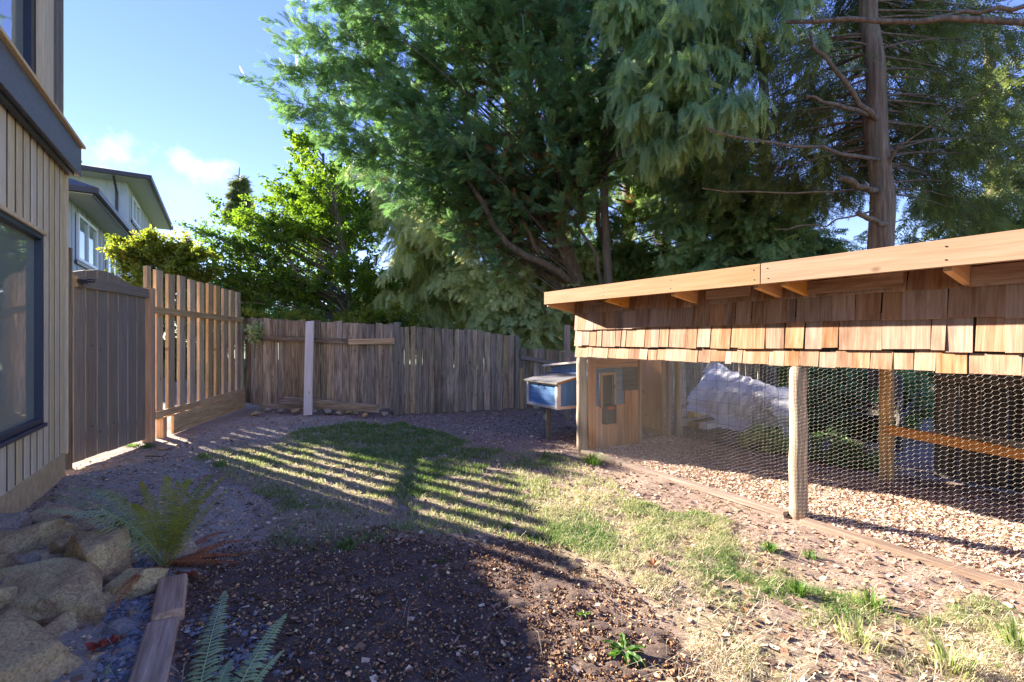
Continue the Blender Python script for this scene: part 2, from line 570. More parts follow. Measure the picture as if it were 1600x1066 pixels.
M['rock_tan'] = rock_mat('tan_rock', [(.28, (0.266, 0.185, 0.105)), (.45, (0.583, 0.393, 0.201)), (.62, (0.807, 0.634, 0.298)), (.8, (0.807, 0.807, 0.447))], 6, .45)
M['rock_grey'] = rock_mat('grey_rock', [(.28, (0.266, 0.187, 0.111)), (.5, (0.570, 0.393, 0.223)), (.7, (0.850, 0.680, 0.352)), (.85, (0.850, 0.850, 0.445))], 6, .25)
M['rock_smooth'] = rock_mat('river_stone', [(.3, (0.255, 0.225, 0.196)), (.6, (0.330, 0.290, 0.252)), (.8, (0.405, 0.362, 0.315))], 4, .0)
M['rock_pale'] = rock_mat('pale_rock', [(.28, (0.286, 0.228, 0.165)), (.5, (0.468, 0.372, 0.275)), (.8, (0.598, 0.504, 0.396))], 6, .3)

# glass
m, nt, b, out = new_mat('window_glass')
b.inputs['Base Color'].default_value = (.27, .31, .25, 1)  # greenish base colour stands in for the bright reflection of trees
b.inputs['Roughness'].default_value = .03
b.inputs['IOR'].default_value = 1.75
b.inputs['Specular IOR Level'].default_value = .9
vv, _, _ = objcoord(nt, (1, 1, 1))
gg = noise_tex(nt, vv, 2.5, 2, .4)
bp = nt.nodes.new('ShaderNodeBump'); bp.inputs['Strength'].default_value = .05; bp.inputs['Distance'].default_value = .05
nt.links.new(gg, bp.inputs['Height']); nt.links.new(bp.outputs[0], b.inputs['Normal'])
M['glass'] = m

G_ = lambda *s: list(s)
M['f_cypress'] = scat_mat('cypress_foliage', [(0, (0.078, 0.115, 0.053)), (.35, (0.096, 0.186, 0.070)), (.75, (0.132, 0.252, 0.089)), (1, (0.211, 0.316, 0.098))], .6, .28, .35)
M['f_cedar'] = scat_mat('cedar_foliage', [(0, (0.096, 0.153, 0.056)), (.5, (0.161, 0.267, 0.096)), (1, (0.274, 0.381, 0.121))], .55, .28, .4)
M['f_silver'] = scat_mat('silver_cedar_foliage', [(0, (0.254, 0.318, 0.146)), (.5, (0.407, 0.470, 0.214)), (1, (0.609, 0.621, 0.282))], .55, .36, .4)
M['f_hang'] = scat_mat('hanging_cedar_foliage', [(0, (0.123, 0.199, 0.077)), (.5, (0.192, 0.299, 0.113)), (1, (0.292, 0.399, 0.117))], .5, .30, .45)
M['f_dark'] = scat_mat('dark_conifer_foliage', [(0, (0.077, 0.101, 0.038)), (.5, (0.122, 0.163, 0.049)), (1, (0.209, 0.251, 0.060))], .65, .25, .3)
M['f_brown'] = scat_mat('dead_foliage', [(0, (.14, .07, .03)), (1, (.26, .14, .06))], .8, .2, .2)
M['f_leaf'] = scat_mat('broadleaf_foliage', [(0, (0.058, 0.108, 0.022)), (.5, (0.097, 0.178, 0.029)), (.85, (0.178, 0.270, 0.035)), (1, (0.422, 0.356, 0.047))], .5, .48, .4)
M['f_yellow'] = scat_mat('yellow_leaf_foliage', [(0, (0.079, 0.128, 0.028)), (.5, (0.158, 0.207, 0.033)), (1, (0.299, 0.258, 0.048))], .5, .50, .4)
M['f_fern'] = scat_mat('fern_leaf', [(0, (0.152, 0.189, 0.048)), (.5, (0.260, 0.308, 0.065)), (1, (0.437, 0.394, 0.091))], .45, .35, .5)
M['f_fern_blue'] = scat_mat('blue_green_fern_leaf', [(0, (0.187, 0.256, 0.108)), (.5, (0.292, 0.377, 0.158)), (1, (0.397, 0.480, 0.198))], .4, .2, .5)
M['f_fern_dead'] = scat_mat('dead_fern_leaf', [(0, (0.154, 0.054, 0.026)), (1, (0.403, 0.144, 0.054))], .8, .15, .2)
M['f_weed'] = scat_mat('weed_leaf', [(0, (0.056, 0.133, 0.024)), (1, (0.098, 0.210, 0.036))], .5, .35, .4)
M['grass'] = scat_mat('grass_blades', [(0, (.070, .15, .030)), (.35, (.13, .23, .050)), (.55, (.27, .32, .11)), (.78, (.46, .41, .25)), (1, (.60, .51, .37))], .6, .3, .3)
M['chips'] = scat_mat('wood_chips', [(0, (0.315, 0.164, 0.096)), (.25, (0.557, 0.367, 0.244)), (.7, (0.750, 0.569, 0.420)), (1, (0.850, 0.746, 0.610))], .85)
M['debris'] = scat_mat('bark_litter', [(0, (0.101, 0.055, 0.034)), (.4, (0.293, 0.173, 0.103)), (.75, (0.586, 0.383, 0.240)), (1, (0.850, 0.685, 0.465))], .9)
M['clod'] = scat_mat('soil_clods', [(0, (0.103, 0.053, 0.026)), (.6, (0.246, 0.129, 0.061)), (.9, (0.480, 0.262, 0.130)), (1, (0.697, 0.618, 0.319))], .95)
M['gravel'] = scat_mat('gravel_stones', [(0, (0.207, 0.129, 0.078)), (.5, (0.448, 0.274, 0.155)), (.85, (0.795, 0.461, 0.244)), (1, (0.850, 0.839, 0.422))], .8)
M['slate'] = scat_mat('slate_chips', [(0, (.10, .10, .11)), (.5, (.20, .20, .215)), (.85, (.33, .325, .33)), (1, (.50, .48, .46))], .8)
M['leaf_red'] = plain('red_leaf', (.26, .045, .025), .7, .3, 60, .3)
M['leaf_brown'] = plain('brown_leaf', (.34, .15, .06), .7, .3, 60, .3)

# ground material
m, nt, b, out = new_mat('earth')
tc = nt.nodes.new('ShaderNodeTexCoord')
oc = tc.outputs['Object']
n1 = noise_tex(nt, oc, 90, 6, .75)
n2 = noise_tex(nt, oc, 7, 5, .65)
n3 = noise_tex(nt, oc, 1.3, 4, .6)
dirt = ramp(nt, n1, [(.3, (.19, .13, .10)), (.5, (.35, .255, .195)), (.66, (.47, .365, .29)), (.8, (.56, .47, .39))])
dirt = mixc(nt, ramp(nt, n2, [(.4, (0, 0, 0)), (.7, (.7, .7, .7))]), dirt, (.20, .13, .09))
soil = ramp(nt, n1, [(.3, (.065, .043, .033)), (.55, (.155, .108, .083)), (.75, (.28, .205, .165))])
grav = ramp(nt, n1, [(.3, (.25, .20, .15)), (.5, (.43, .36, .28)), (.7, (.58, .50, .41))])
grav = mixc(nt, ramp(nt, n2, [(.45, (0, 0, 0)), (.7, (.6, .6, .6))]), grav, (.29, .23, .185))
grs = ramp(nt, n1, [(.3, (.14, .13, .06)), (.5, (.32, .27, .14)), (.72, (.46, .39, .25))])
chp = ramp(nt, n1, [(.3, (.25, .14, .085)), (.5, (.45, .30, .19)), (.72, (.60, .45, .31))])
c = dirt
for an, cc in (('gravel', grav), ('soil', soil), ('grassy', grs), ('chips', chp)):
    a = nt.nodes.new('ShaderNodeAttribute'); a.attribute_name = an
    c = mixc(nt, a.outputs['Fac'], c, cc)
far = nt.nodes.new('ShaderNodeAttribute'); far.attribute_name = 'far'
c = mixc(nt, far.outputs['Fac'], c, (.07, .10, .035))
nt.links.new(c, b.inputs['Base Color'])
b.inputs['Roughness'].default_value = .95
b.inputs['Specular IOR Level'].default_value = .15
bp = nt.nodes.new('ShaderNodeBump'); bp.inputs['Strength'].default_value = .8; bp.inputs['Distance'].default_value = .012
nt.links.new(n1, bp.inputs['Height']); nt.links.new(bp.outputs[0], b.inputs['Normal'])
M['ground'] = m


# ------------------------------------------------------------------ ground sheet
def axis(lo, hi, step_fn, far):
    a = [lo]
    while a[-1] < hi:
        a.append(a[-1] + step_fn(a[-1]))
    s = .1
    while a[-1] < far:
        a.append(a[-1] + s); s *= 1.5
    s = .1
    while a[0] > -far:
        a.insert(0, a[0] - s); s *= 1.5
    return np.array(a)


ax = axis(-5.0, 4.6, lambda v: .026, 700)
ay = axis(1.2, 9.6, lambda v: max(.012, .0055 * v), 700)
GX, GY = np.meshgrid(ax, ay)
nx, ny = len(ax), len(ay)
gx, gy = GX.ravel(), GY.ravel()
masks = {k: np.mean([zone(k, gx, gy, 11 + 5 * i, 31 * i) for i in range(3)], 0) for k in ('soil', 'gravel', 'lawn', 'sparse', 'meadow')}
u_, w_ = coop_uw(gx, gy)
m_chips = ((u_ > .0) & (u_ < 5.0) & (w_ > .03 + .03 * vn(gx * 9, gy * 9, 2)) & (w_ < 1.7)).astype(float)
grassy = np.clip(masks['lawn'] * .75 + masks['meadow'] * .6 + masks['sparse'] * .4, 0, .8) * np.clip(.75 + fbm(gx, gy, 2.2, 4, 77) * 1.5, 0, 1)
dist = np.hypot(gx, gy)
gz = gh(gx, gy)
near = np.clip((9 - dist) / 6, 0, 1)
gz = gz + near * (masks['soil'] * (fbm(gx, gy, 16, 4, 81, .7) * .020) + (1 - masks['soil']) * fbm(gx, gy, 16, 3, 83, .6) * .010) * (1 - m_chips)
V = np.stack([gx, gy, gz], 1)
ii = np.arange(nx * ny).reshape(ny, nx)
T = np.stack([ii[:-1, :-1].ravel(), ii[:-1, 1:].ravel(), ii[1:, 1:].ravel(), ii[1:, :-1].ravel()], 1)
ground = np_mesh('ground', V, T, M['ground'], None,
                 dict(soil=masks['soil'] * (m_chips < .5), gravel=masks['gravel'] * (m_chips < .5), grassy=grassy * (m_chips < .5), chips=m_chips,
                      far=np.clip((dist - 14) / 10, 0, 1)), smooth=True, origin=(0, 0, 0))
ground['kind'] = 'structure'


# ------------------------------------------------------------------ scatter
def rotm(yaw, pitch, roll):
    cy, sy, cp, sp, cr, sr = np.cos(yaw), np.sin(yaw), np.cos(pitch), np.sin(pitch), np.cos(roll), np.sin(roll)
    R = np.empty((len(yaw), 3, 3))
    R[:, 0, 0] = cy * cp; R[:, 0, 1] = cy * sp * sr - sy * cr; R[:, 0, 2] = cy * sp * cr + sy * sr
    R[:, 1, 0] = sy * cp; R[:, 1, 1] = sy * sp * sr + cy * cr; R[:, 1, 2] = sy * sp * cr - cy * sr
    R[:, 2, 0] = -sp; R[:, 2, 1] = cp * sr; R[:, 2, 2] = cp * cr
    return R


def frames(ax_, nr):
    """rotation matrices whose columns are x=axis, y=side, z=normal, arrays (N,3)"""
    ax_ = ax_ / np.linalg.norm(ax_, axis=1, keepdims=True)
    y = np.cross(nr, ax_); y /= np.linalg.norm(y, axis=1, keepdims=True) + 1e-9
    z = np.cross(ax_, y)
    return np.stack([ax_, y, z], 2)


def scatter(name, tv, tt, pos, R, sc, rnd, mat, parent=None, tipw=0.0):
    tv = np.asarray(tv, float); tt = np.asarray(tt)
    N = len(pos)
    sc = np.asarray(sc)
    if sc.ndim == 1:
        sc = np.repeat(sc[:, None], 3, 1)
    P = np.einsum('nij,nkj->nki', R, tv[None] * sc[:, None, :]) + pos[:, None, :]
    Fc = (tt[None] + (np.arange(N) * len(tv))[:, None, None]).reshape(-1, tt.shape[1])
    r = np.repeat(rnd, len(tv))
    if tipw:
        r = np.clip(r + tipw * (np.tile(np.hypot(tv[:, 0], tv[:, 1]), N) - .45), 0, 1)
    return np_mesh(name, P.reshape(-1, 3), Fc, mat, parent, dict(rnd=r))


OCT_V = [(1, 0, .1), (-1, .2, 0), (0, 1, -.1), (.2, -1, 0), (.15, .1, 1), (0, 0, -1)]
OCT_T = [(0, 2, 4), (2, 1, 4), (1, 3, 4), (3, 0, 4), (2, 0, 5), (1, 2, 5), (3, 1, 5), (0, 3, 5)]
FLAKE_V = [(-1.1, -.8, .2), (1.2, -1, .35), (.9, 1, .1), (-1, 1.1, .3), (0, 0, -.6)]
FLAKE_T = [(0, 1, 2), (0, 2, 3), (0, 4, 1), (1, 4, 2), (2, 4, 3), (3, 4, 0)]


def spread(n, x0, x1, y0, y1, power=1.0):
    """more points near the camera where they show larger"""
    t = RNG.random(n) ** power
    return RNG.uniform(x0, x1, n), y0 + (y1 - y0) * t


def small_stuff(name, n, zn, size, flat, mat, rndf, box, power=1.5, sink=.2, tv=OCT_V, tt=OCT_T, tilt=.5, keep=None):
    x, y = spread(n, *box, power=power)
    k = keep(x, y) if keep is not None else zone(zn, x, y, 14)
    x, y = x[k], y[k]
    u, w = coop_uw(x, y)
    if zn != 'coop':
        k = ~((u > -.1) & (u < 5) & (w > -.02) & (w < 1.7))
        x, y = x[k], y[k]
    n = len(x)
    s = RNG.uniform(size[0], size[1], n) * (RNG.random(n) ** 2 * 1.2 + .6)
    sc = np.stack([s, s * RNG.uniform(.55, 1, n), s * flat * RNG.uniform(.7, 1.2, n)], 1)
    z = gh(x, y) + sc[:, 2] * (1 - sink)
    R = rotm(RNG.uniform(0, 6.28, n), RNG.normal(0, tilt * .5, n), RNG.normal(0, tilt * .5, n))
    o = scatter(name, tv, tt, np.stack([x, y, z], 1), R, sc, rndf(n), mat)
    o['kind'] = 'stuff'
    return o


soil_keep = lambda x, y: zone('soil', x, y, 16)
o = small_stuff('soil_clods', 62000, 'soil', (.0025, .0075), .75, M['clod'], lambda n: RNG.random(n) ** 1.3, (-2.8, 1.4, 1.35, 3.7))
tag(o, 'dark crumbly soil clods covering the bare bed', 'soil')
o = small_stuff('gravel', 16000, 'gravel', (.003, .011), .5, M['gravel'], lambda n: RNG.random(n), (-4.6, -1.0, 1.35, 8.4), power=1.3)
tag(o, 'small grey gravel on the path beside the fence', 'gravel')


def slate_keep(x, y):
    px = 800 + F * x / y; py = 533 + F * H / y
    a = inpoly(px, py, [(130, 1200), (170, 960), (215, 880), (262, 885), (262, 960), (235, 1200)])
    b_ = inpoly(px + RNG.normal(0, 16, len(px)), py + RNG.normal(0, 12, len(px)), [(275, 1200), (300, 980), (350, 960), (410, 985), (430, 1040), (400, 1200)])
    return a | (b_ & (RNG.random(len(x)) < .5))


o = small_stuff('slate_chippings', 30000, 'slate', (.005, .014), .35, M['slate'], lambda n: RNG.random(n) * .9, (-2.6, -.6, 1.3, 2.9), power=1.2, keep=slate_keep)
tag(o, 'blue grey slate chippings beside the edging timbers', 'gravel')


def dirt_keep(x, y):
    g = zone('soil', x, y, 10) & (RNG.random(len(x)) > .35)
    gr = zone('gravel', x, y, 10) & (RNG.random(len(x)) > .5)
    lw = zone('lawn', x, y, 10) & (RNG.random(len(x)) > .5)
    return ~(g | gr | lw) & (x > -4.4)


o = small_stuff('bark_litter', 80000, 'dirt', (.003, .011), .35, M['debris'], lambda n: RNG.random(n), (-4.4, 4.4, 1.3, 8.8), power=1.5, tv=FLAKE_V, tt=FLAKE_T, keep=dirt_keep, tilt=.6)
tag(o, 'brown bark and wood litter strewn over the bare dirt', 'litter')
o = small_stuff('scattered_pebbles', 5600, 'peb', (.0035, .009), .7, M['gravel'], lambda n: .6 + .4 * RNG.random(n), (-4.2, 3.6, 1.35, 8.4), power=1.7,
                keep=lambda x, y: RNG.random(len(x)) < np.where(zone('soil', x, y, 12) | zone('gravel', x, y, 12), .8, .15))
tag(o, 'pale pebbles scattered through soil and dirt', 'pebbles')

# wood chips inside the run
n = 60000
uu = RNG.random(n) ** .9 * 4.9; ww = RNG.uniform(.02, 1.62, n) ** 1.0
x = P1.x + U.x * uu + W_.x * ww; y = P1.y + U.y * uu + W_.y * ww
s = RNG.uniform(.005, .013, n)
sc = np.stack([s, s * RNG.uniform(.3, .7, n), s * .22], 1)
R = rotm(RNG.uniform(0, 6.28, n), RNG.normal(0, .35, n), RNG.normal(0, .35, n))
z = gh(x, y) + RNG.uniform(.0, .012, n)
o = scatter('wood_chips', FLAKE_V, FLAKE_T, np.stack([x, y, z], 1), R, sc, RNG.random(n), M['chips'])
o['kind'] = 'stuff'
tag(o, 'pale wood chips covering the floor of the chicken run', 'wood chips')


# grass
def blades(name, x, y, hgt, wid, lean, rnd, label, base=None):
    n = len(x)
    yaw = RNG.uniform(0, 6.28, n)
    d = np.stack([np.cos(yaw), np.sin(yaw), np.zeros(n)], 1)
    ly = yaw + RNG.normal(0, .6, n) + 1.57
    l = np.stack([np.cos(ly), np.sin(ly), np.zeros(n)], 1)
    b0 = np.stack([x, y, gh(x, y) - .004], 1) if base is None else base
    up = np.array([0, 0, 1.0])
    m1 = b0 + l * (hgt * lean * .35)[:, None] + up * (hgt * .62)[:, None]
    tp = b0 + l * (hgt * lean * 1.1)[:, None] + up * (hgt * np.clip(1.05 - lean * .55, .12, 1))[:, None]
    hw = d * (wid / 2)[:, None]
    P = np.stack([b0 - hw, b0 + hw, m1 + hw * .75, m1 - hw * .75, tp], 1).reshape(-1, 3)
    tt = np.array([(0, 1, 2), (0, 2, 3), (3, 2, 4)])
    Fc = (tt[None] + (np.arange(n) * 5)[:, None, None]).reshape(-1, 3)
    o = np_mesh(name, P, Fc, M['grass'], None, dict(rnd=np.repeat(rnd, 5)))
    o['kind'] = 'stuff'
    tag(o, label, 'grass')
    return o


n = 330000
x, y = spread(n, -3.6, 3.6, 2.2, 7.6, 1.15)
cl = fbm(x, y, 3.0, 4, 91)
cl2 = fbm(x, y, 9.0, 3, 95)
lw = zone('lawn', x, y, 12); gn = zone('green', x, y, 12); sp = zone('sparse', x, y, 14)
pr = np.where(gn, .72, np.where(lw, .62 + cl * 1.1, np.where(sp, .25 + cl * .9, 0)))
pr = pr * np.clip(.72 + cl2 * 1.6, .05, 1)
k = RNG.random(n) < pr
x, y, gn, cl, sp = x[k], y[k], gn[k], cl[k], sp[k]
n = len(x)
hg = RNG.uniform(.018, .05, n) * np.where(gn, 1.35, 1.0)
rn = np.clip(np.where(gn, .38, np.where(sp, .45, .59)) + RNG.normal(0, .17, n) - cl * .25, 0, 1)
blades('lawn_grass', x, y, hg, RNG.uniform(.003, .0055, n) * (.75 + .14 * y), RNG.uniform(.2, 1.2, n), rn, 'patchy short lawn of green and straw coloured grass in the middle of the yard')
n = 290000
x, y = spread(n, -.3, 3.4, 1.5, 4.2, 1.3)
cl = fbm(x, y, 2.6, 4, 191); cl2 = fbm(x, y, 8.0, 3, 195)
md = zone('meadow', x, y, 16)
k = (RNG.random(n) < (.50 + cl * 1.6) * np.clip(.6 + cl2 * 2.2, .03, 1)) & md
x, y, cl = x[k], y[k], cl[k]
n = len(x)
rn = np.clip(.56 + RNG.normal(0, .22, n) - fbm(x, y, 1.6, 3, 199) * .9, 0, 1)
blades('meadow_grass', x, y, RNG.uniform(.015, .050, n), RNG.uniform(.0018, .0038, n) * (.8 + .1 * y), RNG.uniform(.4, 1.9, n), rn, 'thin dry straw coloured grass along the right side of the yard')
# straw threads lying over everything
n = 16000
x, y = spread(n, -2.6, 3.6, 1.4, 6.5, 1.4)
k = (RNG.random(n) < np.where(zone('meadow', x, y, 40), .9, np.where(zone('soil', x, y, 8), .03, .22)))
x, y = x[k], y[k]; n = len(x)
blades('dry_straw', x, y, RNG.uniform(.04, .11, n), RNG.uniform(.0015, .003, n), RNG.uniform(1.7, 1.95, n), RNG.uniform(.8, 1, n), 'loose dry straw lying on the dirt')


# individual grass tufts that stand out
def tuft(px, py, h, r, label, n=130, dry=.12):
    g = GP(px, py); z = ghs(g.x, g.y)
    t = RNG.normal(0, r * .45, (n, 2))
    xx = g.x + t[:, 0]; yy = g.y + t[:, 1]
    hg = RNG.uniform(.5, 1.1, n) * h
    out_ = t / (np.linalg.norm(t, axis=1, keepdims=True) + 1e-6)
    b0 = np.stack([xx, yy, np.full(n, z - .003)], 1)
    lean = RNG.uniform(.2, .9, n)
    l = np.concatenate([out_, np.zeros((n, 1))], 1)
    d = np.stack([-l[:, 1], l[:, 0], np.zeros(n)], 1)
    hw = d * .0028
    up = np.array([0, 0, 1.0])
    m1 = b0 + l * (hg * lean * .35)[:, None] + up * (hg * .6)[:, None]
    tp = b0 + l * (hg * lean)[:, None] + up * (hg * (1.05 - .35 * lean))[:, None]
    P = np.stack([b0 - hw, b0 + hw, m1 + hw * .8, m1 - hw * .8, tp], 1).reshape(-1, 3)
    tt = np.array([(0, 1, 2), (0, 2, 3), (3, 2, 4)])
    Fc = (tt[None] + (np.arange(n) * 5)[:, None, None]).reshape(-1, 3)
    o = np_mesh('grass_tuft', P, Fc, M['grass'], None, dict(rnd=np.repeat(np.clip(RNG.normal(dry, .12, n), 0, 1), 5)))
    tag(o, label, 'grass tuft', 'grass tufts on the bare dirt')


tuft(925, 722, .11, .16, 'bright green tuft at the foot of the left round post of the coop', 260)
tuft(855, 715, .06, .15, 'low green tuft beside the nest box leg', 160)
tuft(1247, 925, .09, .035, 'small upright bright green tuft alone on dirt with a long shadow')
tuft(1203, 860, .06, .05, 'small green tuft on dirt left of the second round post')
tuft(1265, 868, .05, .05, 'thin green tuft in front of the second round post', 60)
tuft(1360, 945, .09, .06, 'yellow green tuft in the dry grass below the run', 90, .35)
tuft(1590, 1010, .12, .07, 'pale tall tuft at the right edge of the dry grass', 90, .5)
tuft(230, 700, .06, .10, 'green tuft at the foot of the post between gate and picket fence', 150)
tuft(208, 698, .05, .10, 'flat green tuft under the right end of the gate', 130)
tuft(262, 702, .05, .05, 'small tuft beside the flat stones near the gate', 80)
tuft(318, 716, .07, .05, 'sunlit tuft on gravel below the picket fence', 90, .3)
tuft(345, 728, .06, .08, 'yellowish sunlit tuft at the lawn corner above the fern', 120, .4)
tuft(540, 862, .06, .06, 'green tuft at the upper edge of the dark soil', 90)
tuft(1340, 1000, .10, .09, 'straw tuft near the bottom of the dry grass', 110, .6)
tuft(1480, 1040, .11, .09, 'long bladed straw tuft near the bottom right corner', 110, .6)

# ------------------------------------------------------------------ the near house (left)
C0 = Vector((-4.30, 4.50, 0))
E = U.copy()                       # along the wall towards the camera
N = W_.copy()                      # out of the wall into the yard


def HP(l, n, z):
    return C0 + E * l + N * n + UP * z


house = thing('house', 'tan board and batten house wall with dark band, nearest at the left edge', 'house', C0)
HL = 7.0
wz0, wz1, wl0, wl1 = .62, 2.18, .70, 2.55


def wallbox(name, l0, l1, n0, n1, z0, z1, mat, parent=house, bevel=0):
    b_ = MB()
    b_.box(HP((l0 + l1) / 2, (n0 + n1) / 2, (z0 + z1) / 2), E, N, UP, l1 - l0, n1 - n0, z1 - z0)
    return b_.build(name, mat, parent, bevel=bevel)


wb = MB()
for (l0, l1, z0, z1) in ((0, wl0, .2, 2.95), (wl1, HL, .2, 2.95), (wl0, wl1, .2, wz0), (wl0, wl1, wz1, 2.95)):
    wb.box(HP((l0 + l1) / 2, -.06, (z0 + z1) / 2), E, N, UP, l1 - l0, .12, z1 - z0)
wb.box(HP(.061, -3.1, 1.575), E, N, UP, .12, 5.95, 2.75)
wb.build('wall', M['siding_shade'], house)
wallbox('interior_wall', .2, HL, -2.6, -2.5, 0, 2.9, M['gate'])
fb = MB()
fb.box(HP(HL / 2 + .02, -.05, .05), E, N, UP, HL - .04, .14, .38)
fb.box(HP(.09, -3.0, .05), E, N, UP, .14, 5.7, .38)
fb.build('foundation', M['concrete'], house)
pitch = .158
l = .075
while l < 3.4:
    segs = [(.235, 2.93)]
    if wl0 - .05 < l < wl1 + .05:
        segs = [(.235 , wz0 - .045), (wz1 + .04, 2.93)]
    for z0, z1 in segs:
        plank('batten', HP(l, .004, z0 + random.uniform(-.008, .004)), HP(l, .004, z1), .106, .010, E, M['siding'], house, bevel=.002)
    l += pitch
plank('corner_trim', HP(-.012, -.02, .22), HP(-.012, -.02, 2.93), .10, .024, N, M['siding'], house, bevel=.003)
# band between the storeys
wallbox('fascia_board', -.12, HL, .0, .105, 2.93, 3.21, M['slate_trim'], bevel=.004)
wallbox('fascia_board', -.121, -.02, -6.0, -.002, 2.935, 3.20, M['slate_trim'], bevel=.004)
wallbox('drip_cap', -.14, HL, -.02, .135, 3.212, 3.24, M['siding'], bevel=.003)
wallbox('soffit_strip', -.02, HL, .028, .07, 2.90, 2.93, M['black_metal'])
# upper storey with its window
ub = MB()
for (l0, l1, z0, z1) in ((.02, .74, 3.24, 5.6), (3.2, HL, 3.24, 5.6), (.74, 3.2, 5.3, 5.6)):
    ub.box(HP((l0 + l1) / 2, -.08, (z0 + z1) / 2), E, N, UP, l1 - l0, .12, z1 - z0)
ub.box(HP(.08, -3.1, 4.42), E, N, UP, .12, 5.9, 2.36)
ub.build('upper_wall', M['siding_shade'], house)
for l in (.06, .20, .34):
    plank('batten', HP(l, -.008, 3.245), HP(l, -.008, 5.6), .085, .024, E, M['siding_upper'], house, bevel=.004)
wf = wallbox('window', .45, .72, -.02, .03, 3.245, 5.3, M['siding'], bevel=.004)
for (l0, l1) in ((.745, .82), (1.9, 1.96)):
    f2 = MB()
    f2.box(HP((l0 + l1) / 2, -.045, 4.27), E, N, UP, l1 - l0, .05, 2.05)
    f2.build('frame', M['window_frame'], wf)
wallbox('pane', .83, 3.2, -.075, -.065, 3.245, 5.3, M['glass'], wf)
cu = MB()
for k in range(5):
    cu.box(HP(.90 + k * .05, -.11, 4.27), E, N, UP, .028, .01, 2.0)
cu.build('curtain', M['white_trim'], wf)
# lower window
wn_ = MB()
for (l0, l1, z0, z1) in ((wl0, wl0 + .042, wz0, wz1), (wl1 - .055, wl1, wz0, wz1), (wl0 + .042, wl1 - .055, wz0, wz0 + .042), (wl0 + .042, wl1 - .055, wz1 - .042, wz1)):
    wn_.box(HP((l0 + l1) / 2, -.01, (z0 + z1) / 2), E, N, UP, l1 - l0, .07, z1 - z0)
win = wn_.build('window', M['window_frame'], house, bevel=.004)
wallbox('sill', wl0 - .02, wl1 + .02, -.02, .045, wz0 - .035, wz0 - .002, M['window_frame'], win, bevel=.004)
wallbox('head_trim', wl0 - .03, wl1 + .03, .0, .04, wz1 + .002, wz1 + .035, M['siding'], win, bevel=.003)
wallbox('pane', wl0 + .042, wl1 - .055, -.032, -.024, wz0 + .042, wz1 - .042, M['glass'], win)
# roof of the upper storey
rf = MB()
rf.box(HP(HL / 2 - .3, -2.9, 5.72), E, N, UP, HL + 1.0, 7.0, .16)
rf.build('roof', M['nb_roof'], house)

# ------------------------------------------------------------------ gate
g0, g1 = Vector((-4.50, 4.80, 0)), Vector((-4.668, 5.960, 0))
gd = (g1 - g0).normalized(); gl = (g1 - g0).length
gn_ = Vector((gd.y, -gd.x, 0))
gate = thing('gate', 'dark brown painted wooden gate with arched top beside the house corner', 'gate', g0)
nb_ = 7
bw = gl / nb_


def arch(t):
    return 2.0 + .085 * (1 - ((t - .40) / .40) ** 2) - (.06 * max(0, t - .4) / .6) if t < .8 else 2.0 - .03 * (t - .8) / .2 - .045


for i in range(nb_):
    t = (i + .5) / nb_
    p = g0 + gd * (i + .5) * bw
    za, zb = arch(i / nb_ if i else .03), arch((i + 1) / nb_)
    plank('board', p + UP * (.05 + .004 * (i % 3)), p + UP * ((za + zb) / 2), bw - .011, .022, gd, M['gate'], gate, bevel=.002, top=(zb - za))
plank('top_rail', g0 + gn_ * .033 + UP * 1.915, g1 + gn_ * .033 + UP * 1.905, .115, .038, UP, M['gate'], gate, bevel=.004)
plank('back_rail', g0 - gn_ * .03 + UP * .3, g1 - gn_ * .03 + UP * .3, .09, .036, UP, M['gate'], gate)
plank('back_rail', g0 - gn_ * .03 + UP * 1.6, g1 - gn_ * .03 + UP * 1.6, .09, .036, UP, M['gate'], gate)
lt = MB()
lp = g0 + gd * .03 + gn_ * .07 + UP * 1.915
lt.box(lp, gd, gn_, UP, .10, .03, .035)
lt.tube([lp + gd * -.04 + UP * -.02, lp + gd * .02 + gn_ * .04, lp + gd * .10 + gn_ * .045 + UP * .01], .010, 6)
lt.tube([lp + gd * -.05, lp + gd * .05 + gn_ * .05 + UP * .03, lp + gd * .11 + gn_ * .05 + UP * .028], .007, 6)
lt.tube([lp + gd * .0 + UP * -.07, lp + gd * .0 + UP * .02], .009, 6)
lt.build('latch', M['black_metal'], gate)
nl = MB()
for (t, z) in ((.22, 1.25), (.22, .38), (.32, 1.2), (.32, .3), (.5, .36)):
    p = g0 + gd * gl * t + gn_ * .012 + UP * z
    nl.tube([p, p + gn_ * .002], .010, 8)
nl.build('screw_hole', M['black_metal'], gate)
hp = thing('gate_post', 'thin brown post wedged between the house corner and the gate', 'post', g0 - gd * .08)
plank('post', g0 - gd * .065 - gn_ * .03, g0 - gd * .065 - gn_ * .03 + UP * 2.25, .13, .07, gd, M['bark_grey'], hp)

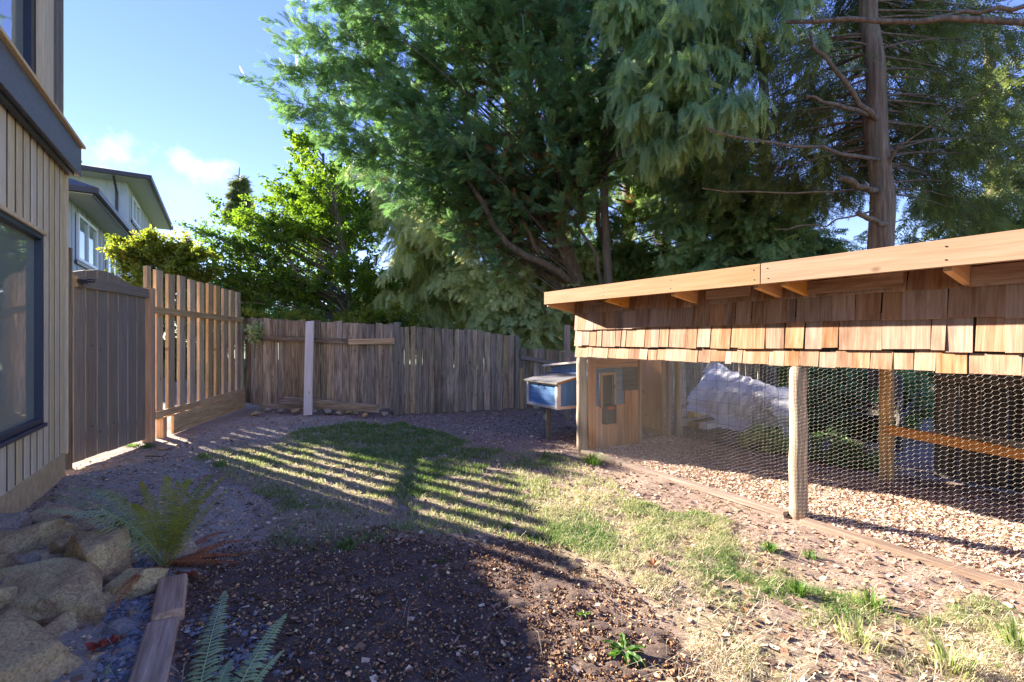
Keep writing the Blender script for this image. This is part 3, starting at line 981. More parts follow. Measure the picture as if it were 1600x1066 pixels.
# ------------------------------------------------------------------ picket fence
f0, f1 = Vector((-4.66, 6.02, 0)), Vector((-5.24, 9.05, 0))
fd = (f1 - f0).normalized(); fl = (f1 - f0).length
fn = Vector((fd.y, -fd.x, 0))
pf = thing('picket_fence', 'tall open picket fence of tan boards on two rails left of the lawn', 'fence', f0)
plank('post', f0 + UP * -.05, f0 + UP * 1.98, .105, .105, fd, M['picket_new'], pf, bevel=.004)
plank('post_extension', f0 + UP * 1.98 - fn * .02, f0 + UP * 2.26 - fn * .02, .095, .045, fd, M['picket'], pf, bevel=.004, jag=.008)
plank('post', f1 + UP * -.05, f1 + UP * 1.76, .10, .10, fd, M['picket'], pf, bevel=.004)
t = .21
while t < fl - .05:
    p = f0 + fd * t
    top = 2.235 + random.uniform(-.012, .012)
    tilt = random.uniform(-.006, .006)
    plank('picket', p + UP * .26, p + UP * top + fd * tilt, .165 + random.uniform(-.008, .008), .042, fd, M['picket'], pf, bevel=.003)
    t += .305
for zr, mt in ((1.70, 'picket'), (.335, 'picket')):
    plank('rail', f0 + fd * .053 + fn * .043 + UP * zr, f1 + fn * .043 + UP * zr, .088, .04, UP, M[mt], pf, bevel=.004)
plank('kick_board', f0 + fd * .42 + fn * .075 + UP * .15, f1 - fd * .02 + fn * .075 + UP * .15, .26, .035, UP, M['picket'], pf, bevel=.004, jag=.01)
plank('rail_block', f0 + fd * .26 + fn * .02 + UP * .0, f0 + fd * .26 + fn * .02 + UP * .28, .09, .09, fd, M['picket'], pf, bevel=.004)


# ------------------------------------------------------------------ weathered board fences at the back
def board_run(parent, a, b, topf, w0, w1, gap, mat, zb=.02, rnd_top=.02, skip=()):
    a, b = Vector(a), Vector(b)
    d = (b - a).normalized(); L = (b - a).length
    nrm = Vector((d.y, -d.x, 0))
    t = 0; i = 0
    while t < L - .04:
        w = random.uniform(w0, w1)
        c = a + d * (t + w / 2) + nrm * random.uniform(-.006, .006)
        zt = topf((t + w / 2) / L) + random.uniform(-rnd_top, rnd_top * .6)
        ln = random.uniform(-.010, .010)
        plank('board', c + UP * (zb + random.uniform(-.02, .02) + ghs(c.x, c.y)), c + d * ln + UP * zt, w, .019, d, mat, parent, bevel=.0015, jag=.007, top=random.uniform(-.012, .012), tw=.03)
        t += w + random.uniform(*gap)
        i += 1


A0, A1 = Vector((-5.14, 9.05, 0)), Vector((-2.04, 8.28, 0))
dA = (A1 - A0).normalized(); nA = Vector((dA.y, -dA.x, 0))
fa = thing('board_fence', 'weathered grey board fence with a mended middle rail behind the white plank', 'fence', A0, 'back fence runs')
board_run(fa, A0, A1, lambda t: 1.75 - .155 * t, .125, .17, (.003, .013), M['grey_wood'], zb=.10)
LA = (A1 - A0).length
plank('rail', A0 + nA * .035 + UP * 1.37, A0 + dA * 1.15 + nA * .035 + UP * 1.33, .085, .04, UP, M['grey_wood'], fa, bevel=.004, jag=.01)
plank('rail', A0 + dA * .55 + nA * .045 + UP * 1.355, A0 + dA * 2.35 + nA * .045 + UP * 1.29, .095, .04, UP, M['grey_wood'], fa, bevel=.004, jag=.01)
plank('rail', A0 + dA * 2.28 + nA * .055 + UP * 1.285, A1 + nA * .075 + UP * 1.30, .10, .03, UP, M['picket'], fa, bevel=.004)
plank('back_rail', A0 - nA * .035 + UP * .4, A1 - nA * .035 + UP * .4, .08, .04, UP, M['grey_wood'], fa)
B0, B1 = Vector((-1.98, 8.22, 0)), Vector((.06, 8.98, 0))
dB = (B1 - B0).normalized(); nB = Vector((dB.y, -dB.x, 0))
fbn = thing('board_fence', 'weathered grey board fence of narrow upright boards behind the green grass', 'fence', B0, 'back fence runs')
board_run(fbn, B0, B1, lambda t: 1.555 - .02 * t - .13 * t * t, .078, .115, (.006, .022), M['grey_wood'], zb=.02)
plank('post', A1 + Vector((.02, -.03, 0)), A1 + Vector((.02, -.03, 1.63)), .09, .09, dA, M['grey_post'], fbn, bevel=.004, jag=.01)
plank('post', B1 + Vector((.03, -.02, 0)), B1 + Vector((.03, -.02, 1.40)), .075, .09, dB, M['grey_post'], fbn, bevel=.004, jag=.01)
for zr in (.35, 1.2):
    plank('back_rail', B0 - nB * .035 + UP * zr, B1 - nB * .035 + UP * (zr - .05), .08, .04, UP, M['grey_wood'], fbn)
D0, D1 = Vector((.16, 9.05, 0)), Vector((5.4, 9.75, 0))
dD = (D1 - D0).normalized(); nD = Vector((dD.y, -dD.x, 0))
fc = thing('board_fence', 'lower shaded stretch of old board fence running behind the blue hen house', 'fence', D0, 'back fence runs')
board_run(fc, D0, D1, lambda t: 1.17 - .10 * min(1, t * 4), .10, .15, (.004, .015), M['grey_wood'])
plank('rail', D0 + nD * .03 + UP * .99, D0 + dD * 1.6 + nD * .03 + UP * .72, .08, .04, UP, M['grey_post'], fc)
plank('post', D0 + nD * .06 + UP * 0, D0 + nD * .06 + UP * .78, .06, .06, dD, M['picket'], fc)

o = plank('white_plank', GP(481, 648) + UP * -.01, Vector((-3.69, 8.56, 1.66)), .165, .03, dA, M['white_plank'], None, bevel=.003)
tag(o, 'pale primed plank leaning upright against the old board fence', 'plank')
pA = A0 + nA * .16
o = plank('loose_board', pA + dA * 1.02 + UP * .20, pA + dA * 2.98 + UP * .13 + nA * .1, .15, .035, UP + nA * .3, M['grey_wood'], None, jag=.01)
tag(o, 'upper loose grey board lying on edge along the foot of the fence', 'board', 'loose boards at the fence foot')
o = plank('loose_board', pA + dA * .45 + UP * .07 + nA * -.06, pA + dA * 2.4 + UP * .06 + nA * -.04, .09, .035, UP, M['grey_wood'], None, jag=.01)
tag(o, 'lower loose grey board lying on the ground behind the white plank', 'board', 'loose boards at the fence foot')
o = plank('loose_board', pA + dA * .95 + UP * .20 + nA * .05, pA + dA * 1.5 + UP * .19 + nA * .03, .12, .035, UP, M['grey_wood'], None, jag=.012)
tag(o, 'short broken grey board end sticking out left of the white plank', 'board', 'loose boards at the fence foot')
o_ = MB(); gp = Vector((.905, 7.7, 0))
o_.tube([gp, gp + UP * 1.56], [.055, .05], 14)
o = o_.build('round_pole', M['round_post'], None, smooth=False)
tag(o, 'green tinged round pole standing alone behind the blue hen house', 'post')

# ------------------------------------------------------------------ chicken coop
coop = thing('chicken_coop', 'long open chicken run with cedar shingle band, tan fascia roof and chicken wire', 'chicken coop', P1)


def round_post(p, h, r, mat=None, tilt=(0, 0)):
    b_ = MB()
    pts, rr = [], []
    for i in range(9):
        t_ = i / 8
        pts.append(p + UP * (-.06 + (h + .06) * t_) + Vector((math.sin(i * 1.7) * .003 + tilt[0] * t_, math.cos(i * 2.1) * .003 + tilt[1] * t_, 0)))
        rr.append(r * (1.06 - .10 * t_) * (1 + .03 * math.sin(i * 2.9)))
    b_.tube(pts, rr, 18)
    return b_.build('post', mat or M['round_post'], coop, smooth=True)


round_post(CP(0.01, .03), 1.16, .060)
round_post(CP(2.46, .03), 1.16, .058)
round_post(CP(4.92, .03), 1.16, .058)
round_post(CP(.13, 1.60), 1.5, .050)
plank('back_post', CP(2.44, 1.6, -.02), CP(2.44, 1.6, 1.5), .09, .09, U, M['picket'], coop)
plank('back_post', CP(4.9, 1.6, -.02), CP(4.9, 1.6, 1.5), .09, .09, U, M['rafter'], coop)

# fascia: two lengths meeting above the third rafter
FO = -.35
plank('fascia_board', CP(-.20, FO, 1.800), CP(2.405, FO, 1.772), .145, .036, UP, M['fascia'], coop, bevel=.003)
plank('fascia_board', CP(2.409, FO, 1.772), CP(5.15, FO, 1.742), .145, .036, UP, M['fascia'], coop, bevel=.003)
SL = .18
for u_ in (-.16, .81, 1.63, 2.36, 2.46, 3.40, 4.20):
    for dz_ in (-.035, .035):
        nh = MB()
        c_ = CP(u_ + random.uniform(-.006, .006), FO - .0185, 1.798 - .0107 * (u_ + .2) + dz_)
        nh.tube([c_, c_ - W_ * .002], .0045, 8)
        nh.build('nail_head', M['black_metal'], coop)


def roofz(u, w):
    return 1.872 - .0107 * (u + .2) - SL * (w - FO)


for u in (-.16, .81, 1.63, 2.36, 2.55, 3.40, 4.20, 5.0):
    zt = roofz(u, FO) - .03
    plank('rafter', CP(u, FO + .02, zt - .07), CP(u, 1.80, zt - .07 - SL * (1.80 - FO - .02)), .135, .038, UP + W_ * SL, M['rafter'], coop, bevel=.002)
dk = MB()
va = [CP(-.22, FO - .015, roofz(-.22, FO) - .022), CP(5.15, FO - .015, roofz(5.15, FO) - .022), CP(5.15, 1.95, roofz(5.15, 1.95) - .022), CP(-.22, 1.95, roofz(-.22, 1.95) - .022)]
# deck laid a little behind the fascia top
va = [p + W_ * .04 if i < 2 else p for i, p in enumerate(va)]
dk.add([tuple(p) for p in va] + [tuple(p + UP * .020) for p in va], [(3, 2, 1, 0), (4, 5, 6, 7), (0, 1, 5, 4), (1, 2, 6, 5), (2, 3, 7, 6), (3, 0, 4, 7)])
dk.build('roof_deck', M['plywood'], coop)

# shingle band: backing, then courses of single shingles
bk = MB()
bk.box(CP(2.46, -.003, 1.46), U, W_, UP, 5.0, .02, .66)
bk.box(CP(-.028, .80, 1.36), U, W_, UP, .02, 1.58, .50)
bk.build('wall_backing', M['dark_board_and_shade'], coop)
plank('header_beam', CP(-.02, .06, 1.20), CP(4.95, .06, 1.20), .14, .036, UP, M['rafter'], coop)
courses = [(1.118, 1.245, -.020), (1.243, 1.43, -.030), (1.430, 1.625, -.034), (1.612, 1.86, -.040)]
for ci, (zb, zt, wo) in enumerate(courses):
    u = -.045
    base = 0
    while u < 4.95:
        if random.random() < .15:
            w = random.uniform(.17, .26)
        else:
            w = random.uniform(.055, .145)
        if ci == 3:
            w *= 1.25
        gap = random.choice((.001, .002, .003, .006, .010)) if ci in (1, 2) else random.choice((.001, .001, .002, .006))
        base = base * .7 + random.uniform(-.004, .004)
        zz = zb + base + random.uniform(-.006, .006)
        top_z = min(zt + .05, roofz(u, -.03) - .055) if ci == 3 else zt + .045
        a = CP(u + w / 2, wo - random.uniform(0, .008), zz)
        b = CP(u + w / 2 + random.uniform(-.005, .005), wo + .018, top_z)
        plank('shingle', a, b, w, random.uniform(.006, .010), U, M['shingle'], coop, bevel=.001, jag=.003, top=random.uniform(-.004, .004))
        u += w + gap
# a few larger patch boards high under the eaves
for (u0, u1, z0) in ((1.75, 2.15, 1.655), (2.55, 3.12, 1.63), (3.42, 3.80, 1.60), (3.84, 4.3, 1.61), (.15, .55, 1.70)):
    plank('patch_board', CP(u0, -.062, (z0 + roofz(u0, 0) - .06) / 2), CP(u1, -.062, (z0 + .01 + roofz(u1, 0) - .06) / 2), roofz(u0, 0) - .06 - z0, .010, UP, M['shingle'], coop, bevel=.001)

# end wall on the left
UW = .075
for i, w in enumerate(np.arange(.075, .90, .118)):
    zt = .52 if .10 < w < .62 else (.68 if w > .6 else 1.1)
    lo = 0 if not (.30 < w < .42) else 0
    plank('end_board', CP(UW, w + .055, .0), CP(UW, w + .055, min(zt, 1.1)), .115, .02, W_, M['end_wood'], coop, bevel=.002)
plank('end_board', CP(UW, .08, 1.03), CP(UW, .90, 1.03), .11, .02, UP, M['end_wood'], coop, bevel=.002)
plank('blue_panel', CP(UW + .0, .095, .745), CP(UW + .0, .245, .745), .46, .018, UP, M['blue_dull'], coop)
plank('blue_panel', CP(UW + .0, .49, .745), CP(UW + .0, .62, .745), .44, .018, UP, M['blue_dull'], coop)
plank('blue_panel', CP(UW + .0, .245, .945), CP(UW + .0, .62, .945), .055, .018, UP, M['blue_dull'], coop)
dfm = MB()
dfm.box(CP(UW + .022, .258, .71), W_, U, UP, .028, .02, .42)
dfm.box(CP(UW + .022, .475, .71), W_, U, UP, .028, .02, .42)
dfm.box(CP(UW + .022, .3665, .905), W_, U, UP, .189, .02, .03)
dfr = dfm.build('pop_door', M['fascia'], coop)
dd = MB(); dd.box(CP(UW - .012, .3665, .60), W_, U, UP, .189, .006, .62)
dd.build('opening_shade', M['dark_board_and_shade'], dfr)  # dark sheet standing in for the unlit inside of the doorway
rp = MB()
rp.box(CP(UW + .03, .365, .42), W_, U, UP, .17, .10, .22)
rp.build('ramp', M['dark_board_and_shade'], coop)
rd = MB(); rd.box(CP(UW + .085, .36, .50), W_, U, UP, .12, .004, .035); rd.build('red_strip', M['leaf_red'], coop)
plank('recess_shade', CP(UW - .01, .62, .83), CP(UW - .01, .885, .83), .30, .015, UP, M['dark_board_and_shade'], coop)  # dark sheet painted in for the shade of a recess
plank('end_stud', CP(UW + .01, .915, 0), CP(UW + .01, .915, 1.14), .045, .05, W_, M['fascia'], coop)
plank('end_stud', CP(.09, 1.45, 0), CP(.09, 1.45, 1.14), .04, .05, W_, M['fascia'], coop)
door_ = plank('run_door', CP(-.20, 1.40, .05), CP(-.20, 1.40, 1.16), .52, .018, U, M['plywood'], coop)
plank('door_batten', CP(-.44, 1.375, .09), CP(.05, 1.375, .09), .07, .018, UP, M['fascia'], door_)
plank('door_stile', CP(.035, 1.375, .13), CP(.035, 1.375, 1.16), .035, .018, U, M['fascia'], door_)
plank('roost', CP(2.46, 1.54, .50), CP(4.6, 1.54, .36), .085, .038, UP, M['plywood'], coop)
plank('sill_board', CP(.08, .0, .012), CP(2.40, -.01, .010), .085, .04, W_, M['sill_wood'], coop, jag=.01)
plank('sill_board', CP(2.53, -.045, .010), CP(4.95, -.09, .006), .085, .04, W_, M['sill_wood'], coop, jag=.01)

# chicken wire: real hexagons of thin wire on the front
cw, rh, rad = .0300, .0262, .0009
segs = []
seen = set()
ncol = int(4.86 / cw); nrow = int(1.13 / rh)


def wirep(u, z):
    bul = .014 * math.sin(u * 7.1 + z * 3) + .006 * math.sin(u * 2.3 + 5 * z)
    return (u + .004 * math.sin(z * 23 + u * 3), z + .007 * math.sin(u * 9) + .004 * math.sin(u * 31 + z * 5), -.036 + bul * .6)


hexV = []
for i in range(ncol):
    for j in range(nrow):
        u = .03 + i * cw; z = .02 + j * rh + (rh / 2 if i % 2 else 0)
        a = cw * .62; b_ = cw * .38
        pts = [(u - a / 2, z + rh / 2), (u + a / 2, z + rh / 2), (u + a / 2 + b_, z), (u + a / 2, z - rh / 2)]
        hexV.append(((u - a / 2, z - rh / 2), (u + a / 2, z - rh / 2), 1.35))
        hexV.append(((u + a / 2, z - rh / 2), (u + a / 2 + b_, z), 1.0))
        hexV.append(((u + a / 2 + b_, z), (u + a / 2, z + rh / 2), 1.0))


def wire_mesh(segs, name, mat, w0=0, rad=.0009, fn=wirep):
    P, Q, Rr = [], [], []
    for a, b, k in segs:
        x = fn(*a); y = fn(*b)
        P.append(CP(x[0], x[2] + w0, x[1])); Q.append(CP(y[0], y[2] + w0, y[1])); Rr.append(rad * k)
    P = np.array(P); Q = np.array(Q); Rr = np.array(Rr)[:, None]
    d = Q - P; d /= np.linalg.norm(d, axis=1, keepdims=True)
    s = np.cross(d, np.array([W_.x, W_.y, W_.z])); s /= np.linalg.norm(s, axis=1, keepdims=True)
    t_ = np.cross(d, s)
    vs = []
    for k in range(3):
        an = 2 * math.pi * k / 3
        o_ = (s * math.cos(an) + t_ * math.sin(an)) * Rr
        vs += [P + o_, Q + o_]
    V = np.stack(vs, 1).reshape(-1, 3)
    tt = np.array([(0, 2, 3), (0, 3, 1), (2, 4, 5), (2, 5, 3), (4, 0, 1), (4, 1, 5)])
    T = (tt[None] + (np.arange(len(P)) * 6)[:, None, None]).reshape(-1, 3)
    o = np_mesh(name, V, T, mat, coop)
    o['kind'] = 'stuff'
    return o


wire_mesh(hexV, 'chicken_wire', M['wire'], rad=.00036)
sq = []
wv_ = lambda u, z: (u + .006 * math.sin(z * 9 + u * 4), z + .004 * math.sin(u * 8), .01 * math.sin(u * 3 + z * 2))
for i in range(int(4.75 / .15)):
    for j in range(10):
        u = .13 + i * .15; z = .03 + j * .13
        sq.append(((u, z), (u, z + .13), 1)); sq.append(((u, z), (u + .15, z), 1))
wire_mesh(sq, 'welded_wire', M['wire_dark'], w0=1.57, rad=.0020, fn=wv_)

# ------------------------------------------------------------------ blue hen house with nest box
hen = thing('hen_house', 'small blue hen house with white trimmed nest box at the left end of the run', 'hen house', CP(-.6, .4))
hb = MB()
u0, u1 = -1.12, -.06
va = [CP(u0, .42, .42), CP(u1, .42, .42), CP(u1, .98, .42), CP(u0, .98, .42), CP(u0, .42, .935), CP(u1, .42, 1.045), CP(u1, .98, 1.045), CP(u0, .98, .935)]
hb.add([tuple(p) for p in va], [(3, 2, 1, 0), (4, 5, 6, 7), (0, 1, 5, 4), (1, 2, 6, 5), (2, 3, 7, 6), (3, 0, 4, 7)])
hb.build('body', M['blue_paint'], hen, bevel=.003)
hr = plank('roof', CP(-1.20, .68, .947), CP(-.05, .68, 1.066), .72, .028, W_, M['white_trim'], hen)
plank('air_hole', CP(-.70, .4185, .925), CP(-.70, .4185, .943), .018, .004, U, M['black_metal'], hen)
nb0, nb1, nw0, nw1 = -1.10, -.41, .0, .41
nbx = MB()
va = [CP(nb0, nw0, .435), CP(nb1, nw0, .435), CP(nb1, nw1, .435), CP(nb0, nw1, .435), CP(nb0, nw0, .755), CP(nb1, nw0, .755), CP(nb1, nw1, .825), CP(nb0, nw1, .825)]
nbx.add([tuple(p) for p in va], [(3, 2, 1, 0), (4, 5, 6, 7), (0, 1, 5, 4), (1, 2, 6, 5), (2, 3, 7, 6), (3, 0, 4, 7)])
nest = nbx.build('nest_box', M['blue_paint'], hen, bevel=.002)
tr = []
for (a, b, wd, wdir) in ((CP(nb0 + .02, nw0 - .008, .435), CP(nb0 + .02, nw0 - .008, .755), .045, U), (CP(nb1 - .02, nw0 - .008, .435), CP(nb1 - .02, nw0 - .008, .755), .05, U),
                         (CP(nb0 + .04, nw0 - .008, .455), CP(nb1 - .045, nw0 - .008, .455), .038, UP), (CP(nb0 + .04, nw0 - .008, .742), CP(nb1 - .045, nw0 - .008, .742), .026, UP),
                         (CP(nb1 + .008, nw0 + .010, .435), CP(nb1 + .008, nw0 + .010, .755), .045, W_), (CP(nb1 + .008, nw0 + .035, .455), CP(nb1 + .008, nw1, .455), .038, UP)):
    plank('trim', a, b, wd, .016, wdir, M['white_trim'], nest, bevel=.002)
for z in (.53, .60, .67):
    gv = MB(); gv.box(CP((nb0 + nb1) / 2, nw0 - .0015, z), U, W_, UP, .60, .003, .004); gv.build('board_groove', M['blue_dull'], nest)
lid = MB()
a0, a1 = CP(nb0 - .03, nw0 - .04, .752), CP(nb1 + .03, nw0 - .04, .752)
b0_, b1_ = CP(nb0 - .03, nw1, .838), CP(nb1 + .03, nw1, .838)
va = [a0, a1, b1_, b0_]
lid.add([tuple(p + UP * .004) for p in va] + [tuple(p + UP * .022) for p in va], [(3, 2, 1, 0), (4, 5, 6, 7), (0, 1, 5, 4), (1, 2, 6, 5), (2, 3, 7, 6), (3, 0, 4, 7)])
lid.build('lid', M['roof_felt'], nest)
plank('lid_edge', CP(nb1 + .036, nw0 - .045, .766), CP(nb1 + .036, nw1, .852), .03, .012, UP, M['fascia'], nest)
plank('lid_edge', CP(nb0 - .03, nw0 - .046, .762), CP(nb1 + .042, nw0 - .046, .762), .018, .010, UP, M['bark_grey'], nest)
hs_ = MB()
hpz = CP(-.78, nw0 - .03, .735)
hs_.tube([hpz + UP * .03, hpz, hpz + W_ * -.012 + UP * -.02, hpz + UP * -.03], .006, 6)
hs_.build('hasp', M['black_metal'], nest)
plank('leg', CP(-.72, .06, -.02), CP(-.72, .06, .435), .075, .075, U, M['bark_grey'], hen, bevel=.003)
plank('leg', CP(-.95, .9, -.02), CP(-.95, .9, .435), .075, .075, U, M['bark_grey'], hen, bevel=.003)

# ------------------------------------------------------------------ things behind the run
tn_u, tn_t = 90, 50
Vt = []
for i in range(tn_u):
    for j in range(tn_t):
        a = i / (tn_u - 1); t_ = j / (tn_t - 1)
        u = -.10 + a * 1.45
        ridge = 1.02 - .42 * a ** .9 - .18 * max(0, .06 - a) / .06
        bot = .42 - .34 * a
        if t_ < .75:
            s_ = t_ / .75
            w = 2.42 - .27 * s_ + .05 * math.sin(s_ * 5 + a * 3)
            z = ridge + (bot - ridge) * (s_ ** 1.25)
        else:
            s_ = (t_ - .75) / .25
            w = 2.13 - .12 * s_
            z = bot - .10 * s_
        fo = mnoise.noise(Vector((u * 3.2, t_ * 2.2, 3))) * .12 + abs(mnoise.noise(Vector((u * 6 + t_ * 3, t_ * 2.5, 7)))) * .08 + mnoise.noise(Vector((u * 16, t_ * 5, 7))) * .03
        Vt.append(tuple(CP(u + fo * .2, w + fo, max(.03, z + fo * .5))))
Ft = [(i * tn_t + j, (i + 1) * tn_t + j, (i + 1) * tn_t + j + 1, i * tn_t + j + 1) for i in range(tn_u - 1) for j in range(tn_t - 1)]
tp_ = MB(); tp_.add(Vt, Ft)
tarp = tp_.build('tarp', M['tarp'], None, smooth=True)
sol = tarp.modifiers.new('thickness', 'SOLIDIFY'); sol.thickness = .004
tag(tarp, 'crumpled silver tarp draped over a pile behind the wire', 'tarp')
lum = thing('lumber_stack', 'pale stacked lumber ends poking out below the silver tarp', 'lumber', CP(-.1, 2.1))
for i in range(7):
    uu_ = -.28 + (i % 4) * .17 + random.uniform(-.02, .02); zz_ = .14 + (i // 4) * .13
    plank('lumber_piece', CP(uu_, 1.95 + random.uniform(0, .1), zz_), CP(uu_ + random.uniform(-.1, .1), 2.75, zz_ + .02), .12, .08, U, M['white_plank'] if i % 2 else M['picket'], lum)
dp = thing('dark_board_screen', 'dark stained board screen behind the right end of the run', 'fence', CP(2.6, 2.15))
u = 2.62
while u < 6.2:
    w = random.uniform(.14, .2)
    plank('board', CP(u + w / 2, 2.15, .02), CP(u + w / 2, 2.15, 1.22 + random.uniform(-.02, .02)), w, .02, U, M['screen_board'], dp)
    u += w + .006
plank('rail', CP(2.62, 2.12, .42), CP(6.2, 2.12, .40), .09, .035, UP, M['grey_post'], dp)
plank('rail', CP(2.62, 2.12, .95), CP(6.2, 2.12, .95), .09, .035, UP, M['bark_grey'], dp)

# ------------------------------------------------------------------ neighbour's house
nbr = thing('neighbour_house', 'blue grey two storey neighbour house with brown gutters beyond the gate', 'house', (-18, 19.5, 0))
NK = 1.5
dE, pE = Vector((-.526, .850, 0)), Vector((-.850, -.526, 0))


def NQ(base, t, p, z):
    # the neighbour stands on higher ground, well beyond the gate
    return Vector(base) * NK + (dE * t + pE * p) * NK + UP * (H + (z - H) * NK)


def nbox(name, base, t0, t1, p0, p1, z0, z1, mat, parent=nbr):
    b_ = MB(); b_.box(NQ(base, (t0 + t1) / 2, (p0 + p1) / 2, (z0 + z1) / 2), dE, pE, UP, (t1 - t0) * NK, (p1 - p0) * NK, (z1 - z0) * NK)
    return b_.build(name, mat, parent)


LE = (-11.58, 13.0, 0)      # lower eave corner
UE = (-16.04, 20.7, 0)      # upper eave corner
nbox('wall', LE, .35, 9.6, .70, 1.7, 0, 5.36, M['nb_siding'])
nbox('soffit', LE, .02, 9.2, .03, 1.6, 5.345, 5.375, M['nb_soffit'])
nbox('gutter', LE, -.12, 9.2, -.12, .0, 5.38, 5.52, M['nb_trim'])
nbox('gutter', LE, -.12, -.002, .002, 1.7, 5.38, 5.52, M['nb_trim'])
nbox('fascia', LE, .0, 9.2, .002, .03, 5.30, 5.42, M['nb_trim'])
rfm = MB()
va = [NQ(LE, -.10, -.10, 5.50), NQ(LE, 9.2, -.10, 5.50), NQ(LE, 9.2, 1.9, 6.3), NQ(LE, 1.2, 1.9, 6.3), NQ(LE, -.10, 1.9, 5.52)]
rfm.add([tuple(p) for p in va] + [tuple(p + UP * .06) for p in va], [(0, 1, 2, 3), (0, 3, 4), (5, 8, 7, 6), (5, 9, 8), (0, 5, 6, 1), (0, 4, 9, 5), (1, 6, 7, 2)])
rfm.build('roof', M['nb_roof'], nbr)
for t_ in np.arange(.5, 9.5, .62):
    nbox('siding_strip', LE, t_, t_ + .05, .675, .70, 0, 5.34, M['nb_siding'])
nbox('wall', UE, .85, 10.9, .85, 6.0, 0, 8.42, M['nb_siding'])
nbox('soffit', UE, .03, 11.0, .03, 6.4, 8.40, 8.44, M['nb_soffit'])
nbox('gutter', UE, -.12, 11.0, -.12, .0, 8.42, 8.60, M['nb_trim'])
nbox('gutter', UE, -.12, -.002, .002, 6.4, 8.42, 8.60, M['nb_trim'])
nbox('fascia', UE, 0, 11.0, .002, .03, 8.34, 8.46, M['nb_trim'])
rfm = MB()
va = [NQ(UE, -.12, -.12, 8.6), NQ(UE, 11.0, -.12, 8.6), NQ(UE, 9.0, 2.2, 9.2), NQ(UE, 2.3, 2.2, 9.2), NQ(UE, -.12, 6.4, 8.6), NQ(UE, 2.3, 6.4, 9.35), NQ(UE, 9.0, 6.4, 9.35)]
rfm.add([tuple(p) for p in va], [(0, 3, 2, 1), (0, 4, 5, 3), (3, 5, 6, 2)])
rfm.build('roof', M['nb_roof'], nbr)
rc = MB()
for k in range(9):
    rc.box(NQ(UE, .6 + k * .0, 2.6 + k * .5, 9.0 + .01 * k), dE, pE, UP, .75, .73, (.07 + .02 * (k % 3)) * NK)
rc.build('ridge_cap', M['nb_roof'], nbr)
for p_ in np.arange(1.1, 6.0, .48):
    nbox('siding_strip', UE, .825, .85, p_, p_ + .05, 0, 8.38, M['nb_siding'])
for t_ in np.arange(1.4, 10.9, .6):
    nbox('siding_strip', UE, t_, t_ + .05, .825, .85, 0, 8.38, M['nb_siding'])
ds = MB()
ds.tube([NQ(UE, .05, 1.2, 8.42), NQ(UE, .45, 1.2, 8.12), NQ(UE, .80, 1.2, 7.85), NQ(UE, .80, 1.2, 5.0)], .08, 8)
ds.build('downspout', M['nb_trim'], nbr)


def nwin(base, poff, t0, t1, z0, z1, mull=True):
    fr = MB()
    mid = (t0 + t1) / 2
    fw = .09
    for (a, b, c, d) in ((t0, t0 + fw, z0, z1), (t1 - fw, t1, z0, z1), (t0 + fw, t1 - fw, z0, z0 + fw), (t0 + fw, t1 - fw, z1 - fw, z1)) + (((mid - .04, mid + .04, z0 + fw, z1 - fw),) if mull else ()):
        fr.box(NQ(base, (a + b) / 2, poff - .03, (c + d) / 2), dE, pE, UP, (b - a) * NK, .10, (d - c) * NK)
    w = fr.build('window', M['white_frame'], nbr)
    nbox('pane', base, t0 + fw, t1 - fw, poff - .012, poff - .003, z0 + fw, z1 - fw, M['glass'], w)
    nbox('sill', base, t0 - .12, t1 + .12, poff - .045, poff - .002, z0 - .12, z0 - .002, M['nb_trim'], w)


nwin(LE, .675, 1.55, 4.0, 3.72, 5.12)
nwin(LE, .675, 5.8, 8.0, 3.72, 5.0)
nwin(UE, .825, 1.9, 4.1, 6.95, 8.05)

# ------------------------------------------------------------------ trees and shrubs
def spray_template(pairs=6, spread_=52, ll=.44, lw=.085, droop=.22):
    V, T = [], []

    def leaf(x0, ang, L, w):
        c, s = math.cos(ang), math.sin(ang)
        p0 = (x0, 0.0); p3 = (x0 + c * L, s * L)
        m_ = (x0 + c * L * .45, s * L * .45)
        n_ = (-s * w / 2, c * w / 2)
        m_ = (x0 + c * L * .22, s * L * .22)
        q = [(m_[0] + n_[0], m_[1] + n_[1]), p3, (m_[0] - n_[0], m_[1] - n_[1])]
        k = len(V)
        for i, (a, b) in enumerate(q):
            V.append((a, b, -droop * (a * a + .8 * abs(b) ** 1.5) + (.01 if i % 2 else 0)))
        T.append((k, k + 1, k + 2))
    for i in range(pairs):
        x = .06 + .80 * i / pairs
        L = ll * (1 - .55 * x) * (.75 if i == 0 else 1)
        leaf(x, math.radians(spread_ - 12 * x), L, lw * 1.35)
        leaf(x + .05, -math.radians(spread_ - 12 * x), L * .92, lw * 1.35)
    leaf(.0, 0, .55, lw * .5)
    leaf(.5, 0, .52, lw * .9)
    return np.array(V), np.array(T)


SPRAY = spray_template(6, 50, .42, .078, .22)
SPRAY_FINE = spray_template(5, 40, .36, .040, .45)
SPRAY_HANG = spray_template(8, 40, .30, .045, .5)
LEAF = (np.array([(0, 0, 0), (.45, .34, .05), (1, 0, -.12), (.45, -.34, .05)]), np.array([(0, 1, 2), (0, 2, 3)]))


def bez(a, c, b, n=20):
    t = np.linspace(0, 1, n)[:, None]
    a, c, b = np.array(a), np.array(c), np.array(b)
    return a * (1 - t) ** 2 + 2 * c * t * (1 - t) + b * t * t


def poly_at(pts, t):
    pts = np.array(pts); seg = np.linalg.norm(np.diff(pts, axis=0), axis=1); cs = np.concatenate([[0], np.cumsum(seg)]) / seg.sum()
    return np.array([np.interp(t, cs, pts[:, i]) for i in range(3)])


